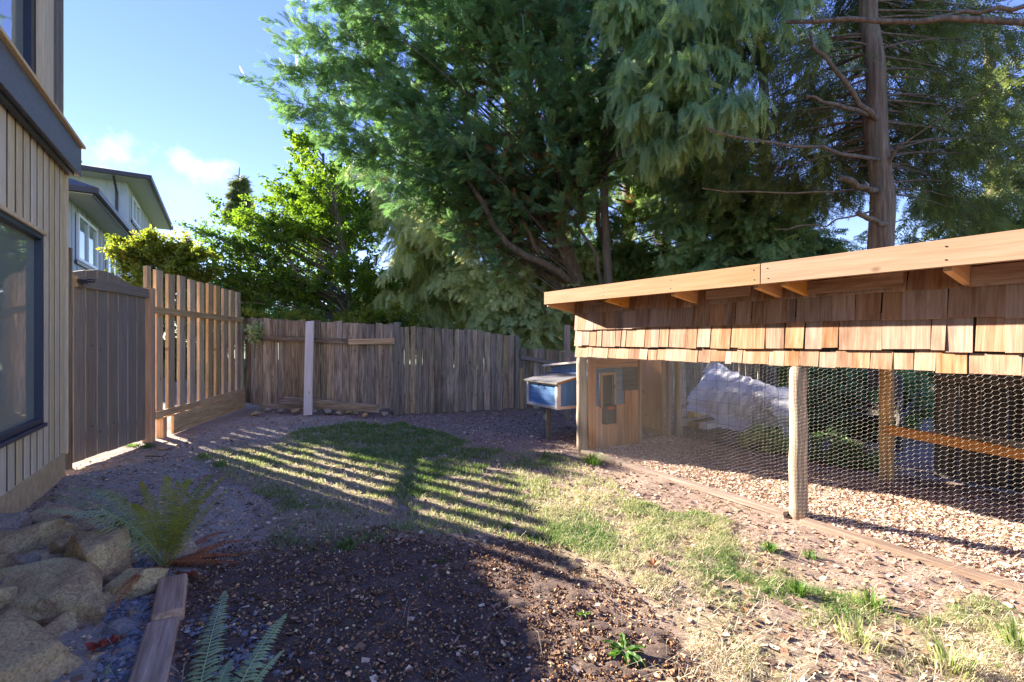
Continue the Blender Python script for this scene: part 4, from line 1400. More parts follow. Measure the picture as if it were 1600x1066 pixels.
def make_tree(name, label, cat, trunk, tr, blobs, nl, mat, bark, tmpl=SPRAY, size=(.18, .34), twigs=12, twig_len=(.25, .7), sprays=9, ascend=.35,
              droop=.25, tips=(), group=None, extra_stems=(), branch_mesh=True, shell=.55, limb_r=.03, start_t=.35, spr_rand=.45, zmin=.3, flat=.6, trunk_min=.12,
              brown=0):
    t0 = trunk[0]
    root = thing(name, label, cat, t0, group)
    tb = MB()
    # subdivide trunk and add slight irregularity
    n = 70
    P = [poly_at(trunk, i / (n - 1)) for i in range(n)]
    P = [tuple(p + np.array([math.sin(i * .46) * .018, math.cos(i * .34) * .018, 0]) * min(1, tr[0] * 6)) for i, p in enumerate(P)]
    R_ = [np.interp(i / (n - 1), [0, 1], tr) * (1 + .03 * math.sin(i * .7)) for i in range(n)]
    tb.tube(P, R_, 30)
    vv_ = tb.v[0]
    for i in range(n):
        c_ = np.array(P[i])
        for k_ in range(30):
            q_ = vv_[i * 30 + k_]; a_ = 2 * math.pi * k_ / 30
            f_ = mnoise.noise(Vector((math.cos(a_) * 4.5, math.sin(a_) * 4.5, c_[2] * 1.6 + t0[0]))) * .10 + mnoise.noise(Vector((math.cos(a_) * 11, math.sin(a_) * 11, c_[2] * 5))) * .07 + mnoise.noise(Vector((math.cos(a_), math.sin(a_), c_[2] * 1.4))) * .10
            vv_[i * 30 + k_] = c_ + (q_ - c_) * (1 + f_)
    tb.build('trunk', M[bark], root, smooth=True)
    for (pts, r0, r1) in extra_stems:
        sb = MB(); k = 9
        jw = min(.018, .012 * float(np.linalg.norm(np.array(pts[-1]) - np.array(pts[0]))))
        Q = [tuple(poly_at(pts, i / (k - 1)) + RNG.normal(0, jw, 3)) for i in range(k)]
        sb.tube(Q, [r0 + (r1 - r0) * i / (k - 1) for i in range(k)], 9)
        sb.build('branch', M[bark], root, smooth=True)
    limbs = []
    T_ = [np.array(t) for t in tips]
    wts = np.array([b[2] * b[3] * (b[4] ** 2) for b in blobs]); wts = wts / wts.sum()
    for _ in range(nl):
        b = blobs[RNG.choice(len(blobs), p=wts)]
        c = np.array(WP(b[0], b[1], b[4])); r = np.array([b[2] * b[4] / F, b[5], b[3] * b[4] / F])
        d = RNG.normal(0, 1, 3); d /= np.linalg.norm(d)
        T_.append(c + d * r * (shell + (1 - shell) * RNG.random() ** .5))
    tz = np.array([p[2] for p in P]); tx = np.array([p[0] for p in P]); ty = np.array([p[1] for p in P])
    for tip in T_:
        tip[2] = max(tip[2], zmin)
        hd = math.hypot(tip[0] - tx.mean(), tip[1] - ty.mean())
        sz = np.clip(tip[2] - ascend * hd, max(tz[0] + .4, tz[-1] * trunk_min), tz[-1] * .98)
        st = np.array([np.interp(sz, tz, tx), np.interp(sz, tz, ty), sz])
        mid = (st + tip) / 2 + np.array([0, 0, .10 * hd]) + RNG.normal(0, .08 * max(hd, .4) ** .5, 3)
        limbs.append(bez(st, mid, tip))
    if branch_mesh:
        bb = MB()
        for L in limbs:
            q = L[::4] if len(L) > 8 else L
            q = np.vstack([q, L[-1:]])
            k = len(q)
            bb.tube([tuple(p) for p in q], [limb_r * (1 - .85 * i / (k - 1)) for i in range(k)], 5, cap=False)
        bo = bb.build('branches', M[bark], root, smooth=True)
        bo['kind'] = 'stuff'
    pos, axs, sz_, rn = [], [], [], []
    bp_, ba_ = [], []
    down = np.array([0, 0, -1.0])
    for L in limbs:
        lr = RNG.random()
        tw = twigs
        t = start_t + (1 - start_t) * RNG.random(tw) ** .8
        t[0] = 1.0
        idx = t * (len(L) - 1); i0 = np.clip(idx.astype(int), 0, len(L) - 2); fr = (idx - i0)[:, None]
        p = L[i0] * (1 - fr) + L[i0 + 1] * fr
        ld = L[i0 + 1] - L[i0]; ld /= np.linalg.norm(ld, axis=1, keepdims=True) + 1e-9
        rd_ = RNG.normal(0, 1, (tw, 3)); rd_[:, 2] *= flat
        rd_ /= np.linalg.norm(rd_, axis=1, keepdims=True)
        d = ld * .9 + rd_ * .9 + down * droop * .5
        d[0] = ld[0] * 1.5 + rd_[0] * .2
        d /= np.linalg.norm(d, axis=1, keepdims=True)
        tl = RNG.uniform(*twig_len, tw) * (1.15 - .45 * t)
        s = RNG.random((tw, sprays)) ** .8
        q = p[:, None, :] + d[:, None, :] * (s * tl[:, None])[:, :, None] + down * (droop * .35 * (s ** 2) * tl[:, None])[:, :, None] + RNG.normal(0, .03, (tw, sprays, 3))
        a = d[:, None, :] + RNG.normal(0, spr_rand, (tw, sprays, 3)) + down * droop
        z = np.full((tw, sprays), lr * .35) + RNG.random((tw, 1)) * .3 + RNG.random((tw, sprays)) * .35
        pos.append(q.reshape(-1, 3)); axs.append(a.reshape(-1, 3)); rn.append(z.ravel())
    pos = np.concatenate(pos); axs = np.concatenate(axs); rn = np.concatenate(rn)
    k = pos[:, 2] > zmin * .6
    pos, axs, rn = pos[k], axs[k], rn[k]
    nn = len(pos)
    nr = RNG.normal(0, .5, (nn, 3)) + np.array([0, 0, 1.0])
    Rm = frames(axs, nr)
    sc = RNG.uniform(size[0], size[1], nn)
    if brown:
        kb = (RNG.random(nn) < brown) & (pos[:, 2] < 4.2)
        # dead sprays sit on the inner limbs
        inner = np.hypot(pos[:, 0] - tx.mean(), pos[:, 1] - ty.mean()) < 1.6
        kb = inner & (RNG.random(nn) < brown)
        if kb.any():
            fo = scatter('dead_foliage', *tmpl, pos[kb], Rm[kb], sc[kb] * .8, rn[kb], M['f_brown'], root)
            fo['kind'] = 'stuff'
            pos, Rm, sc, rn = pos[~kb], Rm[~kb], sc[~kb], rn[~kb]
    fo = scatter('crown', *tmpl, pos, Rm, sc, rn, M[mat], root, tipw=.45 if tmpl is not LEAF else 0)
    fo['kind'] = 'stuff'
    return root


def w(px, py, Y):
    return tuple(WP(px, py, Y))


def g(px, Y):
    return ((px - 800) / F * Y, Y, 0)


# tall dark cypress over the back fence, stems fanning out to the upper left
make_tree('cypress_tree', 'big dark green cypress fanning up over the middle of the back fence', 'tree',
          [g(935, 9.9), w(905, 450, 9.8), w(862, 350, 9.8), w(835, 200, 9.9), w(800, 0, 10.2), w(760, -260, 10.6)], (.19, .08),
          [(620, 90, 130, 100, 9.6, 1.6), (560, 40, 60, 70, 9.4, 1.0), (740, 90, 190, 140, 9.8, 2.2), (880, 140, 170, 170, 9.6, 2.0), (600, 210, 100, 60, 9.4, 1.3), (700, 290, 130, 70, 9.5, 1.5),
           (780, -130, 240, 140, 10, 2.4), (860, 250, 150, 90, 9.0, 1.4)],
          190, 'f_cypress', 'bark', SPRAY, (.17, .36), twigs=14, twig_len=(.35, .95), sprays=12, ascend=.75, droop=.05, start_t=.26, limb_r=.020, brown=.22,
          tips=[w(424, 138, 9.2), w(440, 150, 9.3), w(452, 112, 9.3), w(458, 50, 9.3), w(474, 88, 9.2), w(470, 178, 9.3), w(492, 20, 9.4), w(500, 205, 9.3), w(500, 130, 9.3), w(515, 75, 9.2),
                w(535, 20, 9.3), w(520, -20, 9.5), w(520, 175, 9.2), w(478, 130, 9.3), w(545, 240, 9.3), w(490, 60, 9.3), w(570, 265, 9.3), w(560, 130, 9.3)],
          extra_stems=[([w(900, 450, 9.75), w(850, 410, 9.4), w(800, 395, 9.2), w(765, 345, 9.0), w(720, 250, 9.0)], .085, .04),
                       ([w(842, 398, 9.4), w(812, 340, 9.3), w(800, 310, 9.2), w(772, 292, 9.1)], .05, .03),
                       ([w(946, 470, 9.6), w(925, 380, 9.3), w(885, 330, 9.2), w(850, 290, 9.1)], .045, .02),
                       ([w(940, 380, 9.5), w(930, 300, 9.5), w(905, 210, 9.6), w(895, 150, 9.7)], .05, .03),
                       ([w(828, 250, 9.0), w(826, 150, 9.0)], .02, .012)])
# lower skirt of lit cedar to the left of those stems
make_tree('cedar_tree', 'light green cedar with low lit boughs sweeping down to the middle fence top', 'tree',
          [g(800, 11.2), w(795, 300, 11.2), w(790, 80, 11.2)], (.20, .08),
          [(770, 400, 90, 70, 10.6, 1.0), (740, 350, 80, 50, 10.8, 1.0), (830, 470, 80, 60, 10.3, .9), (800, 500, 60, 50, 10.3, .8), (690, 330, 80, 60, 11, 1.0), (850, 400, 70, 70, 10.6, .8), (870, 500, 60, 50, 10.2, .7), (850, 540, 80, 30, 10.2, .5), (900, 450, 60, 50, 10.6, .6)],
          150, 'f_silver', 'bark', SPRAY, (.14, .28), twigs=12, twig_len=(.3, .75), sprays=10, ascend=-.1, droop=.25, limb_r=.022)
make_tree('drooping_cedar', 'silvery green cedar with hanging branchlets above the narrow board fence', 'tree',
          [g(680, 13.2), w(682, 330, 13.2), w(690, 150, 13.2)], (.22, .08),
          [(650, 420, 70, 90, 12.3, 1.0), (700, 450, 80, 70, 12.2, 1.0), (640, 330, 70, 60, 12.6, 1.0), (640, 480, 45, 45, 12.0, .7), (745, 490, 60, 50, 12, .8), (620, 260, 60, 50, 13, 1.0), (690, 380, 70, 70, 12.3, 1), (700, 510, 90, 40, 11.8, .7)],
          150, 'f_silver', 'bark_grey', SPRAY_HANG, (.24, .46), twigs=9, twig_len=(.3, .7), sprays=10, ascend=-.15, droop=.95, limb_r=.022, spr_rand=.3)
# conifer with the bare reddish trunk behind the run
make_tree('conifer_with_bare_trunk', 'tall conifer with bare red brown trunk and stubs rising behind the coop roof', 'tree',
          [g(1378, 6.1), w(1378, 385, 6.1), w(1374, 250, 6.15), w(1366, 130, 6.2), w(1358, 0, 6.3), w(1352, -160, 6.5)], (.165, .088),
          [(1180, 180, 110, 110, 7.2, 1.2), (1500, 140, 100, 110, 7.0, 1.2), (1470, 260, 120, 70, 7.4, 1.2), (1260, 250, 110, 80, 7.6, 1.2), (1400, 80, 180, 70, 7.8, 1.2), (1560, 300, 60, 60, 7.2, 1.0),
           (1560, 60, 70, 60, 6.8, 1.0), (1300, -100, 250, 90, 7, 1.5)],
          190, 'f_dark', 'bark', SPRAY_FINE, (.16, .32), twigs=11, twig_len=(.3, .75), sprays=9, ascend=-.05, droop=.35, limb_r=.016, start_t=.25, trunk_min=.4,
          extra_stems=[([w(1372, 248, 6.1), w(1310, 238, 5.9), w(1215, 222, 5.7), w(1150, 212, 5.6), (w(1105, 202, 5.5))], .026, .010),
                       ([w(1362, 180, 6.1), w(1320, 165, 5.9), w(1258, 150, 5.7)], .030, .016),
                       ([w(1372, 190, 6.1), w(1335, 158, 5.95), w(1310, 115, 5.85), w(1280, 80, 5.8), w(1268, 48, 5.7)], .035, .018),
                       ([w(1370, 300, 6.05), w(1345, 292, 5.9), w(1318, 277, 5.7)], .042, .034),
                       ([w(1384, 352, 5.92), w(1362, 345, 5.8), w(1340, 334, 5.7)], .034, .030),
                       ([w(1365, 296, 6.1), w(1260, 300, 5.9), w(1140, 300, 5.8), w(1100, 296, 5.8)], .016, .006),
                       ([w(1380, 275, 6.1), w(1400, 230, 5.95), w(1405, 228, 5.9)], .024, .018),
                       ([w(1366, 330, 6.1), w(1290, 350, 6.0), w(1210, 358, 6.0)], .014, .006),
                       ([w(1230, 34, 5.4), w(1330, 34, 5.2), w(1430, 32, 5.0), w(1540, 34, 4.8), w(1660, 45, 4.6)], .022, .034),
                       ([w(1430, 30, 5.0), (w(1540, 18, 4.8)), w(1640, 5, 4.6)], .014, .026),
                       ([w(1385, 240, 6.2), w(1460, 190, 6.0), w(1540, 140, 5.8), w(1640, 80, 5.5)], .010, .006)])
# cedar whose fresh hanging boughs reach towards the camera at the top
make_tree('hanging_cedar', 'cedar with bright blue green hanging boughs at the top right of centre', 'tree',
          [g(965, 9.3), w(948, 400, 9.3), w(940, 200, 9.3), w(960, -250, 9.4)], (.085, .06),
          [(1130, 25, 120, 55, 6.2, .7), (1020, 90, 45, 60, 6.6, .6), (1055, 150, 75, 65, 6.4, .6), (1110, 120, 60, 70, 6.0, .5), (1245, 15, 55, 45, 5.8, .4), (970, 10, 50, 40, 7.0, .6), (1150, 170, 40, 40, 5.9, .4),
           (1100, -90, 180, 60, 6.5, 1)],
          80, 'f_hang', 'bark', SPRAY_HANG, (.20, .38), twigs=11, twig_len=(.25, .6), sprays=10, ascend=-.15, droop=1.0, start_t=.62, limb_r=.018, spr_rand=.28)
# darker evergreens that close the view
make_tree('evergreen_tree', 'dark evergreen filling the shade between cypress and hanging cedar', 'tree',
          [g(985, 11.6), w(980, 200, 11.6), w(980, -50, 11.8)], (.2, .09),
          [(960, 320, 110, 110, 11.2, 1.2), (1050, 280, 90, 90, 11, 1.0), (930, 430, 90, 60, 11, 1.0), (1060, 380, 80, 50, 10.4, 1.0), (960, 180, 110, 90, 11.5, 1.0)],
          140, 'f_cedar', 'bark', SPRAY, (.18, .36), twigs=11, twig_len=(.3, .8), sprays=9, ascend=0.1, droop=.4, brown=.15)
make_tree('evergreen_tree', 'dark evergreen with pale green low boughs left of the bare trunk', 'tree',
          [g(1200, 9.4), w(1195, 250, 9.4), w(1190, 60, 9.4)], (.16, .08),
          [(1130, 330, 110, 65, 8.8, 1.0), (1230, 350, 90, 50, 8.4, .9), (1160, 410, 110, 45, 8.2, .9), (1290, 380, 60, 35, 8.2, .8), (1100, 240, 80, 60, 9.2, .8)],
          110, 'f_cedar', 'bark', SPRAY, (.16, .32), twigs=11, twig_len=(.25, .7), sprays=9, ascend=-.05, droop=.4)
make_tree('evergreen_tree', 'shadowy evergreen at the right edge above the fascia', 'tree',
          [g(1560, 9.6), w(1550, 250, 9.6), w(1545, 60, 9.6)], (.16, .08),
          [(1540, 330, 90, 50, 8.6, 1.0), (1450, 350, 70, 35, 8.4, .9), (1590, 230, 50, 70, 8.8, .9), (1600, 130, 40, 60, 8.6, .8)],
          55, 'f_dark', 'bark', SPRAY, (.16, .30), twigs=10, twig_len=(.25, .7), sprays=8, ascend=-.05, droop=.4)
make_tree('evergreen_tree', 'evergreen seen through the wire mesh behind the silver tarp', 'tree',
          [g(1230, 12.5), w(1230, 400, 12.5), w(1230, 330, 12.5)], (.2, .12),
          [(1130, 540, 200, 70, 11.5, 1.0), (1400, 540, 220, 70, 10.8, 1.2), (1560, 480, 120, 90, 10.5, 1.0), (1000, 520, 90, 80, 11.2, .9)],
          95, 'f_cedar', 'bark', SPRAY, (.2, .36), twigs=11, twig_len=(.3, .8), sprays=8, ascend=.1, droop=.4, trunk_min=.1)
make_tree('spruce_tree', 'distant pointed spruce top behind the broadleaf tree', 'tree',
          [g(374, 34), w(374, 300, 34), w(374, 262, 34)], (.25, .03),
          [(374, 335, 17, 18, 34, .6), (374, 308, 10, 14, 34, .4), (374, 285, 4, 12, 34, .2)],
          80, 'f_dark', 'bark', SPRAY, (.3, .55), twigs=8, twig_len=(.2, .6), sprays=6, ascend=-.1, droop=.3)
w_root = make_tree('distant_trees', 'far belt of trees closing the view beyond all the fences', 'trees',
          [g(800, 24), w(800, 400, 24), w(800, 380, 24)], (.2, .1),
          [(px_, 480 + 12 * math.sin(px_), 90, 62, 22 + 2 * math.sin(px_ * .7), 1.4) for px_ in range(270, 1800, 110)],
          130, 'f_cedar', 'bark', SPRAY, (.7, 1.2), twigs=9, twig_len=(.5, 1.3), sprays=7, ascend=.1, droop=.3, branch_mesh=False, shell=.2)
w_root['kind'] = 'stuff'
# broadleaf trees
LF = dict(tmpl=LEAF, spr_rand=.9, ascend=.55, droop=.12, flat=1.0, shell=.35)
make_tree('broadleaf_tree', 'bright green broadleaf tree with several grey limbs behind the left board fence', 'tree',
          [g(548, 12.6), w(546, 480, 12.6), w(540, 400, 12.6), w(520, 300, 12.6)], (.10, .04),
          [(470, 330, 90, 50, 12.6, 1.2), (430, 400, 85, 65, 12.3, 1.1), (520, 400, 90, 70, 12.3, 1.1), (570, 440, 70, 60, 12.0, .9), (365, 410, 40, 50, 12.3, .7), (370, 350, 35, 30, 12.5, .6),
           (610, 480, 50, 30, 11.8, .6), (440, 470, 70, 40, 12, .8), (520, 300, 70, 45, 13, 1), (362, 362, 55, 45, 12.3, .8), (320, 375, 35, 35, 12.2, .6), (330, 405, 40, 40, 12.2, .6), (400, 345, 45, 35, 12.4, .7), (345, 450, 40, 40, 12, .6)],
          150, 'f_leaf', 'bark_grey', size=(.06, .10), twigs=14, twig_len=(.2, .6), sprays=24, limb_r=.022, trunk_min=.35,
          extra_stems=[([g(487, 12.4), w(485, 500, 12.4), w(470, 440, 12.2), w(440, 390, 12.2), w(400, 360, 12.2)], .07, .02),
                       ([w(546, 495, 12.5), w(520, 455, 12.3), w(470, 430, 12.2), w(430, 420, 12.2)], .05, .02),
                       ([w(548, 495, 12.5), w(575, 450, 12.2), w(590, 400, 12.2)], .045, .02)], **LF)
make_tree('broadleaf_tree', 'taller broadleaf tree with yellowing top showing against the sky', 'tree',
          [g(520, 15.5), w(515, 400, 15.5), w(505, 240, 15.5)], (.14, .04),
          [(500, 260, 60, 55, 15.2, 1.0), (470, 300, 60, 40, 15, 1.0), (560, 300, 60, 60, 15.2, 1.0), (520, 350, 110, 50, 15, 1.2), (470, 240, 28, 30, 15.3, .6), (410, 300, 25, 22, 15, .6)],
          75, 'f_leaf', 'bark_grey', size=(.08, .14), twigs=13, twig_len=(.25, .7), sprays=22, limb_r=.022, trunk_min=.35, **LF)
make_tree('yellow_green_shrub', 'yellow green shrub leafing over the gate and picket fence top', 'shrub',
          [g(262, 11.4), w(262, 440, 11.4), w(262, 390, 11.4)], (.06, .02),
          [(225, 395, 40, 25, 11.0, .7), (270, 390, 50, 28, 11.2, .8), (305, 410, 40, 35, 11.2, .7), (250, 430, 60, 30, 11.0, .8), (200, 400, 22, 14, 10.8, .4)],
          75, 'f_yellow', 'bark_grey', size=(.06, .10), twigs=12, twig_len=(.15, .45), sprays=20, limb_r=.012, trunk_min=.3, **LF)
make_tree('leafy_shrub', 'dense green shrub showing between the pickets of the tall fence', 'shrub',
          [g(330, 13.2), w(330, 520, 13.2), w(330, 450, 13.2)], (.08, .03),
          [(290, 500, 70, 70, 12.8, .8), (350, 480, 60, 80, 12.8, .8), (330, 560, 80, 50, 12.6, .8), (250, 540, 40, 50, 12.4, .7)],
          75, 'f_leaf', 'bark_grey', size=(.08, .12), twigs=12, twig_len=(.2, .55), sprays=20, limb_r=.014, trunk_min=.2, **LF)
make_tree('leafy_shrub', 'sunlit lime green shrub right behind the fence between the two bare stems', 'shrub',
          [g(600, 10.9), w(600, 540, 10.9), w(600, 490, 10.9)], (.05, .02),
          [(560, 510, 70, 30, 10.9, .6), (620, 500, 40, 25, 10.8, .5), (460, 510, 80, 25, 11.1, .6), (400, 505, 30, 30, 10.9, .5)],
          60, 'f_yellow', 'bark_grey', size=(.06, .10), twigs=12, twig_len=(.15, .4), sprays=18, limb_r=.012, trunk_min=.3, **LF)
make_tree('low_bush', 'low dark leafy bush under the lower edge of the silver tarp', 'bush',
          [tuple(CP(1.25, 2.0)), tuple(CP(1.25, 2.0, .2)), tuple(CP(1.25, 2.0, .3))], (.02, .01),
          [(1190, 690, 32, 13, 5.6, .2), (1225, 694, 22, 12, 5.4, .2)],
          14, 'f_silver', 'bark_grey', size=(.03, .06), twigs=10, twig_len=(.06, .16), sprays=14, limb_r=.006, zmin=.05, **LF)
make_tree('low_bush', 'low dark leafy bush beside the reddish back post', 'bush',
          [tuple(CP(2.15, 1.95)), tuple(CP(2.15, 1.95, .2)), tuple(CP(2.15, 1.95, .3))], (.02, .01),
          [(1320, 715, 36, 12, 4.95, .2), (1355, 728, 24, 10, 4.8, .15), (1280, 698, 26, 12, 5.1, .2)],
          14, 'f_cedar', 'bark_grey', size=(.03, .06), twigs=10, twig_len=(.06, .15), sprays=14, limb_r=.006, zmin=.05, **LF)
make_tree('leafy_shrub', 'shaded shrub filling the space behind the wire right of the second round post', 'shrub',
          [tuple(CP(2.0, 3.2)), tuple(CP(2.0, 3.2, .6)), tuple(CP(2.0, 3.2, .9))], (.04, .02),
          [(1300, 625, 70, 50, 6.9, .5), (1250, 650, 40, 40, 7.0, .4), (1380, 640, 60, 50, 6.3, .4), (1430, 620, 50, 50, 6.3, .4), (1340, 590, 80, 40, 7.2, .5)],
          90, 'f_cedar', 'bark_grey', size=(.05, .09), twigs=11, twig_len=(.12, .35), sprays=18, limb_r=.010, zmin=.06, **LF)
make_tree('ivy_sprig', 'small leafy sprig hanging over the rail near the fence corner post', 'plant',
          [w(398, 560, 8.92), w(398, 520, 8.92), w(396, 505, 8.92)], (.008, .005),
          [(397, 522, 12, 20, 8.85, .08)], 10, 'f_silver', 'bark_grey', size=(.04, .07), twigs=6, twig_len=(.04, .1), sprays=9, limb_r=.004, zmin=.05, **LF)


# ------------------------------------------------------------------ boulders and stones
def rock(px, py, wpx, hpx, Y, label, mat='rock_tan', cuts=9, sub=4, depth=None, rot=0, smooth=False, name='boulder', cat='boulder', group='boulders piled by the house', seed=None, z=None, tilt=0):
    rs = random.Random(seed if seed is not None else int(px * 7 + py))
    c = WP(px, py, Y)
    if z is not None:
        c.z = z
    a = wpx * Y / F / 2; h = hpx * Y / F / 2
    d = depth / 2 if depth else a * .8
    bm = bmesh.new()
    off = Vector((rs.uniform(-50, 50),) * 3)
    if smooth:
        bmesh.ops.create_icosphere(bm, subdivisions=sub, radius=1)
        for v in bm.verts:
            v.co = v.co * (1 + mnoise.noise(v.co * 1.1 + off) * .14)
    else:
        npt = 7 + cuts // 2
        for i in range(npt):
            zf = 1 - 2 * (i + .5) / npt
            an = i * 2.39996 + rs.uniform(-.8, .8)
            rr_ = math.sqrt(max(0, 1 - zf * zf))
            q = Vector((math.cos(an) * rr_, math.sin(an) * rr_, zf)) * rs.uniform(.80, 1.25)
            q.z = max(-.8, min(.80 + .1 * rs.random(), q.z))
            bm.verts.new(q)
        h_ = bmesh.ops.convex_hull(bm, input=bm.verts[:])
        bmesh.ops.delete(bm, geom=[v for v in bm.verts if not v.link_faces], context='VERTS')
        bmesh.ops.dissolve_limit(bm, angle_limit=.14, verts=bm.verts[:], edges=bm.edges[:])
        bmesh.ops.bevel(bm, geom=bm.edges[:], offset=.035, segments=1, affect='EDGES', profile=.6)
        bmesh.ops.triangulate(bm, faces=bm.faces[:])
        for _ in range(2 if sub < 5 else 3):
            long_e = [e_ for e_ in bm.edges if e_.calc_length() > (.16 if sub < 5 else .09)]
            if long_e:
                bmesh.ops.subdivide_edges(bm, edges=long_e, cuts=1)
                bmesh.ops.triangulate(bm, faces=bm.faces[:])
        bmesh.ops.recalc_face_normals(bm, faces=bm.faces[:])
        for v in bm.verts:
            p = v.co.copy()
            ly = mnoise.noise(Vector((p.x * .8, p.y * .8, p.z * 7)) + off) * .030
            v.co = p * (1 + mnoise.noise(p * 2.2 + off) * .07 + mnoise.noise(p * 7 + off) * .035 + mnoise.noise(p * 17 + off) * .018 + ly)
    for v in bm.verts:
        v.co = Vector((v.co.x * a * 1.16, v.co.y * d * 1.2, v.co.z * h * 1.25))
    me = bpy.data.meshes.new(name)
    bm.to_mesh(me); bm.free()
    if smooth or sub > 2:
        me.polygons.foreach_set('use_smooth', [smooth] * len(me.polygons))
    o = link_mesh(name, me, M[mat], Matrix.Translation(c) @ Matrix.Rotation(tilt, 4, 'Y') @ Matrix.Rotation(rot, 4, 'Z'))
    tag(o, label, cat, group)
    return o


rock(92, 922, 205, 84, 2.30, 'long flat topped tan boulder lying across the middle of the pile', 'rock_tan', 10, 5, .40, -.2, seed=3, tilt=.06)
rock(165, 880, 105, 95, 2.55, 'brown boulder behind the fern stems, right of the long boulder', 'rock_tan', 9, 5, .34, .3, seed=5)
rock(118, 985, 115, 95, 2.16, 'squarish yellow and grey boulder under the long boulder', 'rock_tan', 8, 5, .30, .5, seed=8)
rock(8, 1052, 190, 118, 1.78, 'largest grey brown boulder in the bottom left corner', 'rock_tan', 8, 5, .46, .1, seed=11, tilt=.35)
rock(62, 850, 96, 66, 2.80, 'ridged tan boulder on top of the pile by the foundation', 'rock_tan', 10, 5, .34, 0, seed=13)
rock(15, 830, 62, 52, 2.95, 'rounded pale boulder against the house foundation', 'rock_pale', 4, 4, .24, 0, seed=17)
rock(78, 806, 76, 24, 3.15, 'flat grey stone along the foundation', 'rock_grey', 5, 4, .24, 0, seed=19)
rock(66, 880, 66, 36, 2.55, 'blue grey angular stone between ridged and long boulders', 'rock_grey', 9, 4, .2, .3, seed=23)
rock(12, 885, 40, 40, 2.55, 'small tan stone at the left edge beneath the ridged boulder', 'rock_tan', 7, 4, .18, .6, seed=29)
rock(8, 915, 44, 34, 2.3, 'small pale stone at the left edge above the long boulder', 'rock_pale', 7, 4, .16, .2, seed=31)
rock(2, 938, 30, 40, 2.15, 'orange tinted stone cut by the left edge of the photo', 'rock_tan', 7, 4, .16, .2, seed=37)
rock(120, 850, 52, 38, 2.75, 'dark angular stone in the gap behind the pile', 'rock_grey', 9, 4, .18, .9, seed=41)
rock(110, 825, 50, 26, 2.95, 'low dark stone behind the ridged boulder', 'rock_grey', 7, 4, .18, .2, seed=43)
rock(212, 918, 62, 56, 2.40, 'brown wedge shaped stone left of the edging timber', 'rock_tan', 8, 5, .2, .2, seed=47)
rock(200, 818, 32, 26, 3.0, 'small tan stone on the bare ground behind the fern', 'rock_pale', 7, 4, .1, .2, seed=53)
rock(283, 858, 34, 44, 2.72, 'pale pinkish stone half hidden behind the fern stems', 'rock_pale', 7, 4, .12, .2, seed=59)
rock(190, 995, 52, 44, 2.08, 'smooth grey oval river cobble on the slate chippings', 'rock_smooth', 4, 4, .11, .3, smooth=True, seed=61, name='cobble', cat='cobble', group=None)
rock(50, 985, 90, 60, 2.25, 'dark shaded stone wedged under the long boulder', 'rock_grey', 8, 4, .3, .2, seed=67)
rock(30, 875, 120, 70, 2.85, 'deep buried stone filling the back of the pile', 'rock_grey', 8, 4, .3, .2, seed=71, z=.02)
rock(130, 930, 120, 60, 2.55, 'low dark stone buried behind the long boulder', 'rock_grey', 8, 4, .3, .2, seed=73, z=.0)

for i_, (px_, py_, wd_, hh_, Y_, z_, mt_, lb_) in enumerate([
        (150, 1040, 44, 34, 1.9, .0, 'rock_tan', 'small tan stone at the foot of the largest boulder'), (212, 962, 30, 24, 2.2, .0, 'rock_grey', 'little grey stone between wedge stone and cobble'),
        (148, 838, 44, 30, 2.8, .06, 'rock_grey', 'grey stone under the left arching fronds'), (40, 905, 44, 26, 2.45, .14, 'rock_pale', 'pale chip of stone wedged above the long boulder'),
        (172, 940, 34, 26, 2.35, .02, 'rock_tan', 'tan stone tucked beneath the right end of the long boulder'), (100, 868, 34, 24, 2.6, .16, 'rock_tan', 'small tan stone resting between the two upper boulders')]):
    rock(px_, py_, wd_, hh_, Y_, lb_, mt_, 7, 4, .12, .3, seed=200 + i_, z=z_)
gs = 'stones on the ground near the gate'
rock(240, 712, 34, 9, 5.3, 'pale flat stone between the gate end and the picket fence', 'rock_pale', 6, 3, .16, 0, name='stone', cat='stone', group=gs, z=.02)
rock(258, 702, 22, 9, 5.6, 'small pale stone right of the tall post foot', 'rock_pale', 6, 3, .12, 0, name='stone', cat='stone', group=gs, z=.03)
rock(218, 722, 20, 8, 5.1, 'small flat stone under the right end of the gate', 'rock_pale', 6, 3, .12, 0, name='stone', cat='stone', group=gs, z=.02)
fs = [(399, 650, 16, 'flat stone nearest the fence corner post'), (418, 645, 14, 'stone left of the broken board end'), (440, 645, 14, 'grey stone below the lower loose board'),
      (462, 646, 26, 'long pale stone touching the white plank on its left'), (489, 647, 12, 'small stone touching the white plank on its right'), (511, 647, 18, 'rough stone below the upper loose board'),
      (531, 648, 11, 'small brown stone in the middle of the row'), (545, 648, 12, 'whitish stone left of the orange one'), (556, 647, 10, 'little stone beside the orange one'),
      (580, 646, 22, 'flat orange tinted stone under the board end'), (600, 650, 13, 'pale stone left of the fence post'), (570, 653, 10, 'tiny stone in front of the orange one')]
for i, (px, py, wd, lb) in enumerate(fs):
    p = GP(px, py)
    rock(px, py, wd * .85, 7, p.y, lb, 'rock_tan' if 'orange' in lb else ('rock_grey' if i % 3 == 0 else 'rock_pale'), 6, 3, .14, 0, name='stone', cat='stone', group='row of stones at the foot of the back fence', z=.04 + .01 * (i % 2), seed=100 + i)

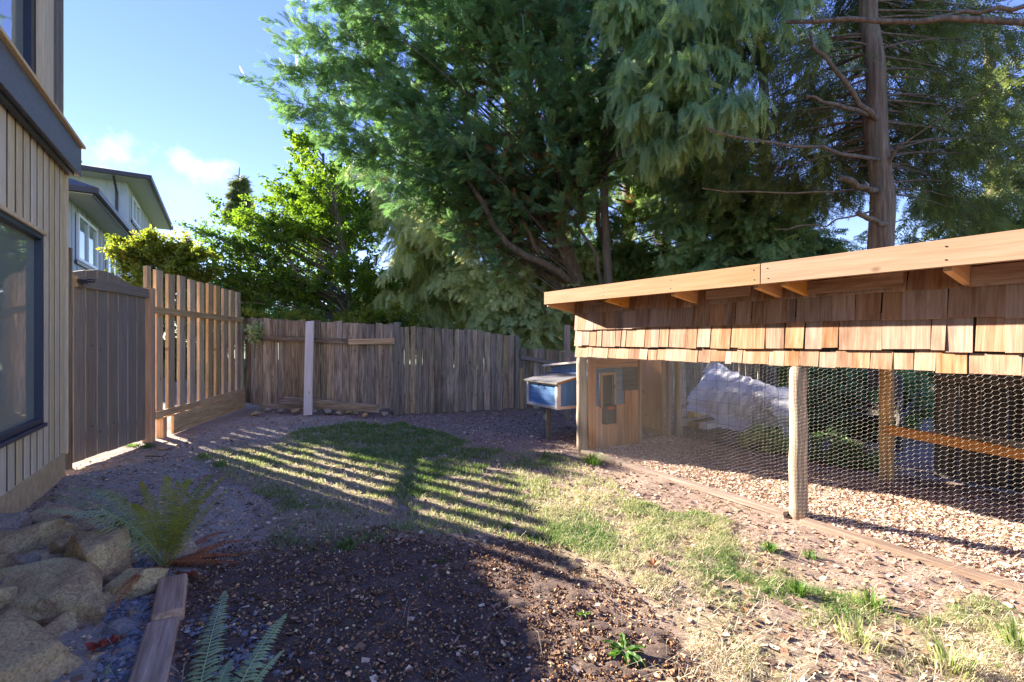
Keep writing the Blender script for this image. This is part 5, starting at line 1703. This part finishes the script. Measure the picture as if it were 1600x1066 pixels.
# edging timbers
e0, e1, e2 = GP(271, 905, .05), GP(262, 967, .05), Vector((-1.16, 1.42, .03))
o = plank('edging_timber', Vector((e0.x, e0.y, .025)), Vector((e1.x, e1.y, .035)), .125, .09, Vector((1, 0, .05)), M['timber'], None, bevel=.008, jag=.012)
tag(o, 'short weathered edging block nearer the big fern', 'timber', 'edging timbers of the bed')
o = plank('edging_timber', Vector((e1.x - .012, e1.y - .012, .012)), e2, .12, .09, Vector((1, 0, -.04)), M['timber'], None, bevel=.008, jag=.012)
tag(o, 'long weathered edging timber running out of the photo at the bottom', 'timber', 'edging timbers of the bed')


# ------------------------------------------------------------------ ferns
def frond(parent, base, tip, lift, matn, width=.075, npin=34, name='frond', label=None, curl=0.0, side=None, pinw=.011, t_start=.12):
    base, tip = np.array(base, float), np.array(tip, float)
    mid = (base + tip) / 2 + np.array([0, 0, lift])
    L = bez(base, mid, tip, 40)
    mb = []
    V, T, Rn = [], [], []
    # rachis: thin triangular tube
    rr = .0028
    n = len(L)
    tang = np.gradient(L, axis=0); tang /= np.linalg.norm(tang, axis=1, keepdims=True)
    sd = np.cross(tang, np.array([0, 0, 1.0]) if side is None else np.array(side)); sd /= np.linalg.norm(sd, axis=1, keepdims=True) + 1e-9
    nm = np.cross(sd, tang)
    for i in range(n):
        r = rr * (1 - .75 * i / n)
        for k in range(3):
            a = 2 * math.pi * k / 3
            V.append(L[i] + sd[i] * r * math.cos(a) + nm[i] * r * math.sin(a)); Rn.append(.95)
    for i in range(n - 1):
        for k in range(3):
            a, b = i * 3 + k, i * 3 + (k + 1) % 3
            T.append((a, b, b + 3)); T.append((a, b + 3, a + 3))
    fr = random.random() * .5
    for j in range(npin):
        t = t_start + (1 - t_start) * j / npin
        x = t * (n - 1); i = min(int(x), n - 2); f = x - i
        p = L[i] * (1 - f) + L[i + 1] * f
        wl_ = width * (min(1, (t - t_start) * 5 + .45)) * (1 - t) ** .55 * random.uniform(.88, 1.08)
        for s in (-1, 1):
            d = sd[i] * s + tang[i] * random.uniform(.25, .42) + nm[i] * random.uniform(-.28, .08) - nm[i] * curl
            d /= np.linalg.norm(d)
            wv2 = tang[i] * pinw * .5 * random.uniform(.85, 1.1)
            k = len(V)
            e = p + d * wl_
            e = e - np.array([0, 0, wl_ * .16])
            V += [p - wv2 * .6, p + wv2 * .7, p + d * wl_ * .5 + wv2 * 1.0, p + d * wl_ * .5 - wv2 * .9, e]
            Rn += [min(1, fr + random.random() * .45)] * 5
            T += [(k, k + 1, k + 2), (k, k + 2, k + 3), (k + 3, k + 2, k + 4)]
    o = np_mesh(name, np.array(V), np.array(T), M[matn], parent, dict(rnd=np.array(Rn)))
    if label:
        o['label'] = label
    return o


fb_ = GP(256, 892, 0)
fern = thing('sword_fern', 'large sword fern with arching olive fronds growing beside the boulders', 'fern', fb_)
BF = np.array([fb_.x, fb_.y, .02])
big = [((372, 728), 2.9, .16, .060), ((352, 745), 2.75, .20, .058), ((330, 740), 2.95, .14, .058), ((340, 762), 2.55, .15, .056), ((262, 742), 2.55, .14, .052), ((218, 752), 2.7, .18, .052), ((280, 752), 2.95, .22, .05),
       ((238, 775), 2.9, .14, .048), ((300, 748), 2.8, .26, .054), ((205, 790), 2.6, .2, .045), ((318, 775), 2.65, .2, .05), ((285, 790), 2.45, .12, .045), ((362, 760), 2.6, .12, .05)]
for (tp, Y, lf, wd) in big:
    frond(fern, BF + RNG.normal(0, .012, 3), WP(tp[0], tp[1], Y), lf, 'f_fern', wd * 1.7, 34, side=(0, .9, .45) if tp[0] < 300 else None, pinw=.0092)
for (tp, Y, lf, wd) in [((52, 782), 2.75, .30, .060), ((60, 800), 2.5, .22, .055), ((90, 770), 3.0, .34, .055), ((112, 762), 3.05, .26, .056), ((130, 800), 2.5, .2, .045), ((150, 765), 2.75, .26, .05)]:
    frond(fern, BF + RNG.normal(0, .012, 3), WP(tp[0], tp[1], Y), lf, 'f_fern_blue' if Y > 2.9 or Y < 2.6 else 'f_fern', wd * 1.8, 32, label='blue green frond arching left over the boulders' if (Y > 2.9 or Y < 2.6) else None, pinw=.0092)
for (tp, Y, lf) in [((395, 845), 2.7, .10), ((370, 868), 2.5, .06), ((360, 832), 2.8, .12), ((340, 880), 2.45, .05), ((385, 880), 2.6, .04), ((172, 962), 2.1, .16), ((178, 930), 2.2, .10), ((330, 905), 2.35, .05), ((350, 850), 2.75, .02),
                    ((405, 862), 2.55, .03), ((320, 860), 2.6, .03)]:
    frond(fern, BF + RNG.normal(0, .015, 3), GP(*tp, .03) if tp[0] > 200 else WP(tp[0], tp[1], Y), lf, 'f_fern_dead', .04, 30, name='dead_frond', label='dead brown frond', curl=.7)
sf = thing('small_fern', 'blue green fern fronds spreading over dark soil at the bottom edge', 'fern', (-1.05, 1.45, 0))
SB = np.array([-.98, 1.42, .0])
frond(sf, WP(310, 1085, 1.66) + Vector((0, 0, -.0)), WP(352, 922, 2.15), .06, 'f_fern_blue', .075, 34, side=(0, -.3, 1), pinw=.013, t_start=.02)
frond(sf, WP(365, 1090, 1.62), WP(448, 958, 2.0), .05, 'f_fern_blue', .060, 26, side=(0, -.3, 1), pinw=.014, t_start=.02)
frond(sf, WP(335, 1090, 1.64), WP(362, 1030, 1.80), .03, 'f_fern_blue', .045, 18, side=(0, -.3, 1), pinw=.012, t_start=.02)
frond(sf, WP(385, 1085, 1.66), WP(445, 1015, 1.84), .03, 'f_fern_blue', .030, 20, side=(0, -.3, 1), pinw=.010, t_start=.02)
frond(sf, WP(160, 1085, 1.72), WP(172, 1035, 1.85), .03, 'f_fern_blue', .030, 14, side=(0, -.3, 1), pinw=.010, t_start=.02, label='small frond between the boulder and the timber')


# ------------------------------------------------------------------ weeds and fallen leaves
def weed(px, py, n, L, label, lw=.25, up=.6):
    p = GP(px, py)
    root = thing('leafy_weed', label, 'weed', (p.x, p.y, ghs(p.x, p.y)))
    for i in range(n):
        yaw = i / n * 6.28 + random.uniform(-.3, .3)
        d = Vector((math.cos(yaw), math.sin(yaw), up * random.uniform(.4, 1.2))).normalized()
        l_ = L * random.uniform(.6, 1.1)
        s = d.cross(UP).normalized()
        V, T = [], []
        k = 7
        for j in range(k):
            t_ = j / (k - 1)
            c = Vector((p.x, p.y, ghs(p.x, p.y))) + d * l_ * t_ + Vector((0, 0, -.35 * l_ * t_ * t_))
            w_2 = l_ * lw * math.sin(math.pi * min(1, .12 + t_ * .88)) * (.55 if j % 2 else 1.0)
            V += [c - s * w_2 * .5 + UP * .006, c, c + s * w_2 * .5 + UP * .006]
        for j in range(k - 1):
            a = j * 3
            T += [(a, a + 1, a + 4), (a, a + 4, a + 3), (a + 1, a + 2, a + 5), (a + 1, a + 5, a + 4)]
        np_mesh('leaf', np.array([tuple(v) for v in V]), np.array(T), M['f_weed'], root, dict(rnd=np.full(len(V), random.random())))


weed(975, 1022, 13, .115, 'bright green dandelion rosette on dark soil near the bottom', .26)
weed(910, 968, 5, .045, 'tiny seedling on brown soil above the dandelion', .4)
weed(836, 845, 9, .07, 'dark green broad leaved weed at the lawn edge in the last stripe', .4)
weed(690, 888, 4, .045, 'small two leaved seedling in the middle of the dark soil', .5)
weed(795, 828, 8, .07, 'clover like weed in the striped shade of the lawn', .45)
weed(660, 912, 5, .04, 'little pale seedling in the shaded soil', .4)
weed(1052, 885, 6, .05, 'small weed at the foot of the brown leaf in the dry grass', .4)


def leaf_obj(px, py, s, mat, label, yaw, flip=.3):
    p = GP(px, py); z = ghs(p.x, p.y) + .012
    V = [(0, 0, 0)]; k = 10
    for i in range(k):
        a = i / k * 6.28
        r = s * (1.0 if i % 2 == 0 else .55)
        V.append((math.cos(a + yaw) * r, math.sin(a + yaw) * r, abs(math.sin(a * 1.5)) * s * flip))
    T = [(0, 1 + i, 1 + (i + 1) % k) for i in range(k)]
    b_ = MB(); b_.add([(p.x + v[0], p.y + v[1], z + v[2]) for v in V] + [(p.x - s * 1.4 * math.cos(yaw), p.y - s * 1.4 * math.sin(yaw), z + .004), (p.x - s * .2, p.y + .004, z + .004)], T + [(0, 11, 12)])
    o = b_.build('fallen_leaf', mat, None)
    tag(o, label, 'leaf', 'fallen leaves')


leaf_obj(1021, 890, .042, M['leaf_brown'], 'curled brown oak leaf lying in the dry grass', .4, .8)
leaf_obj(1162, 955, .026, M['leaf_brown'], 'small orange brown leaf in the grass right of the oak leaf', 1.2)
leaf_obj(172, 1022, .040, M['leaf_red'], 'dark red maple leaf below the river cobble', .8, .6)
leaf_obj(148, 1030, .038, M['leaf_red'], 'crumpled deep red leaf against the squarish boulder', 2.1, .8)
leaf_obj(186, 1012, .026, M['leaf_brown'], 'orange red leaf touching the river cobble', .2, .6)
leaf_obj(630, 852, .020, M['leaf_brown'], 'orange leaf scrap at the top of the dark soil', 1.0)
leaf_obj(300, 905, .030, M['leaf_red'], 'red brown leaf among dead fronds beside the block', 1.0, .8)

leaf_obj(240, 955, .025, M['leaf_brown'], 'brown leaf leaning on the short edging block', .6, .8)
pc = GP(792, 1030)
rock(792, 1030, 11, 9, pc.y, 'small pale blue grey pebble alone on the shaded soil', 'rock_pale', 5, 3, .02, 0, name='stone', cat='stone', group=None, z=.012)
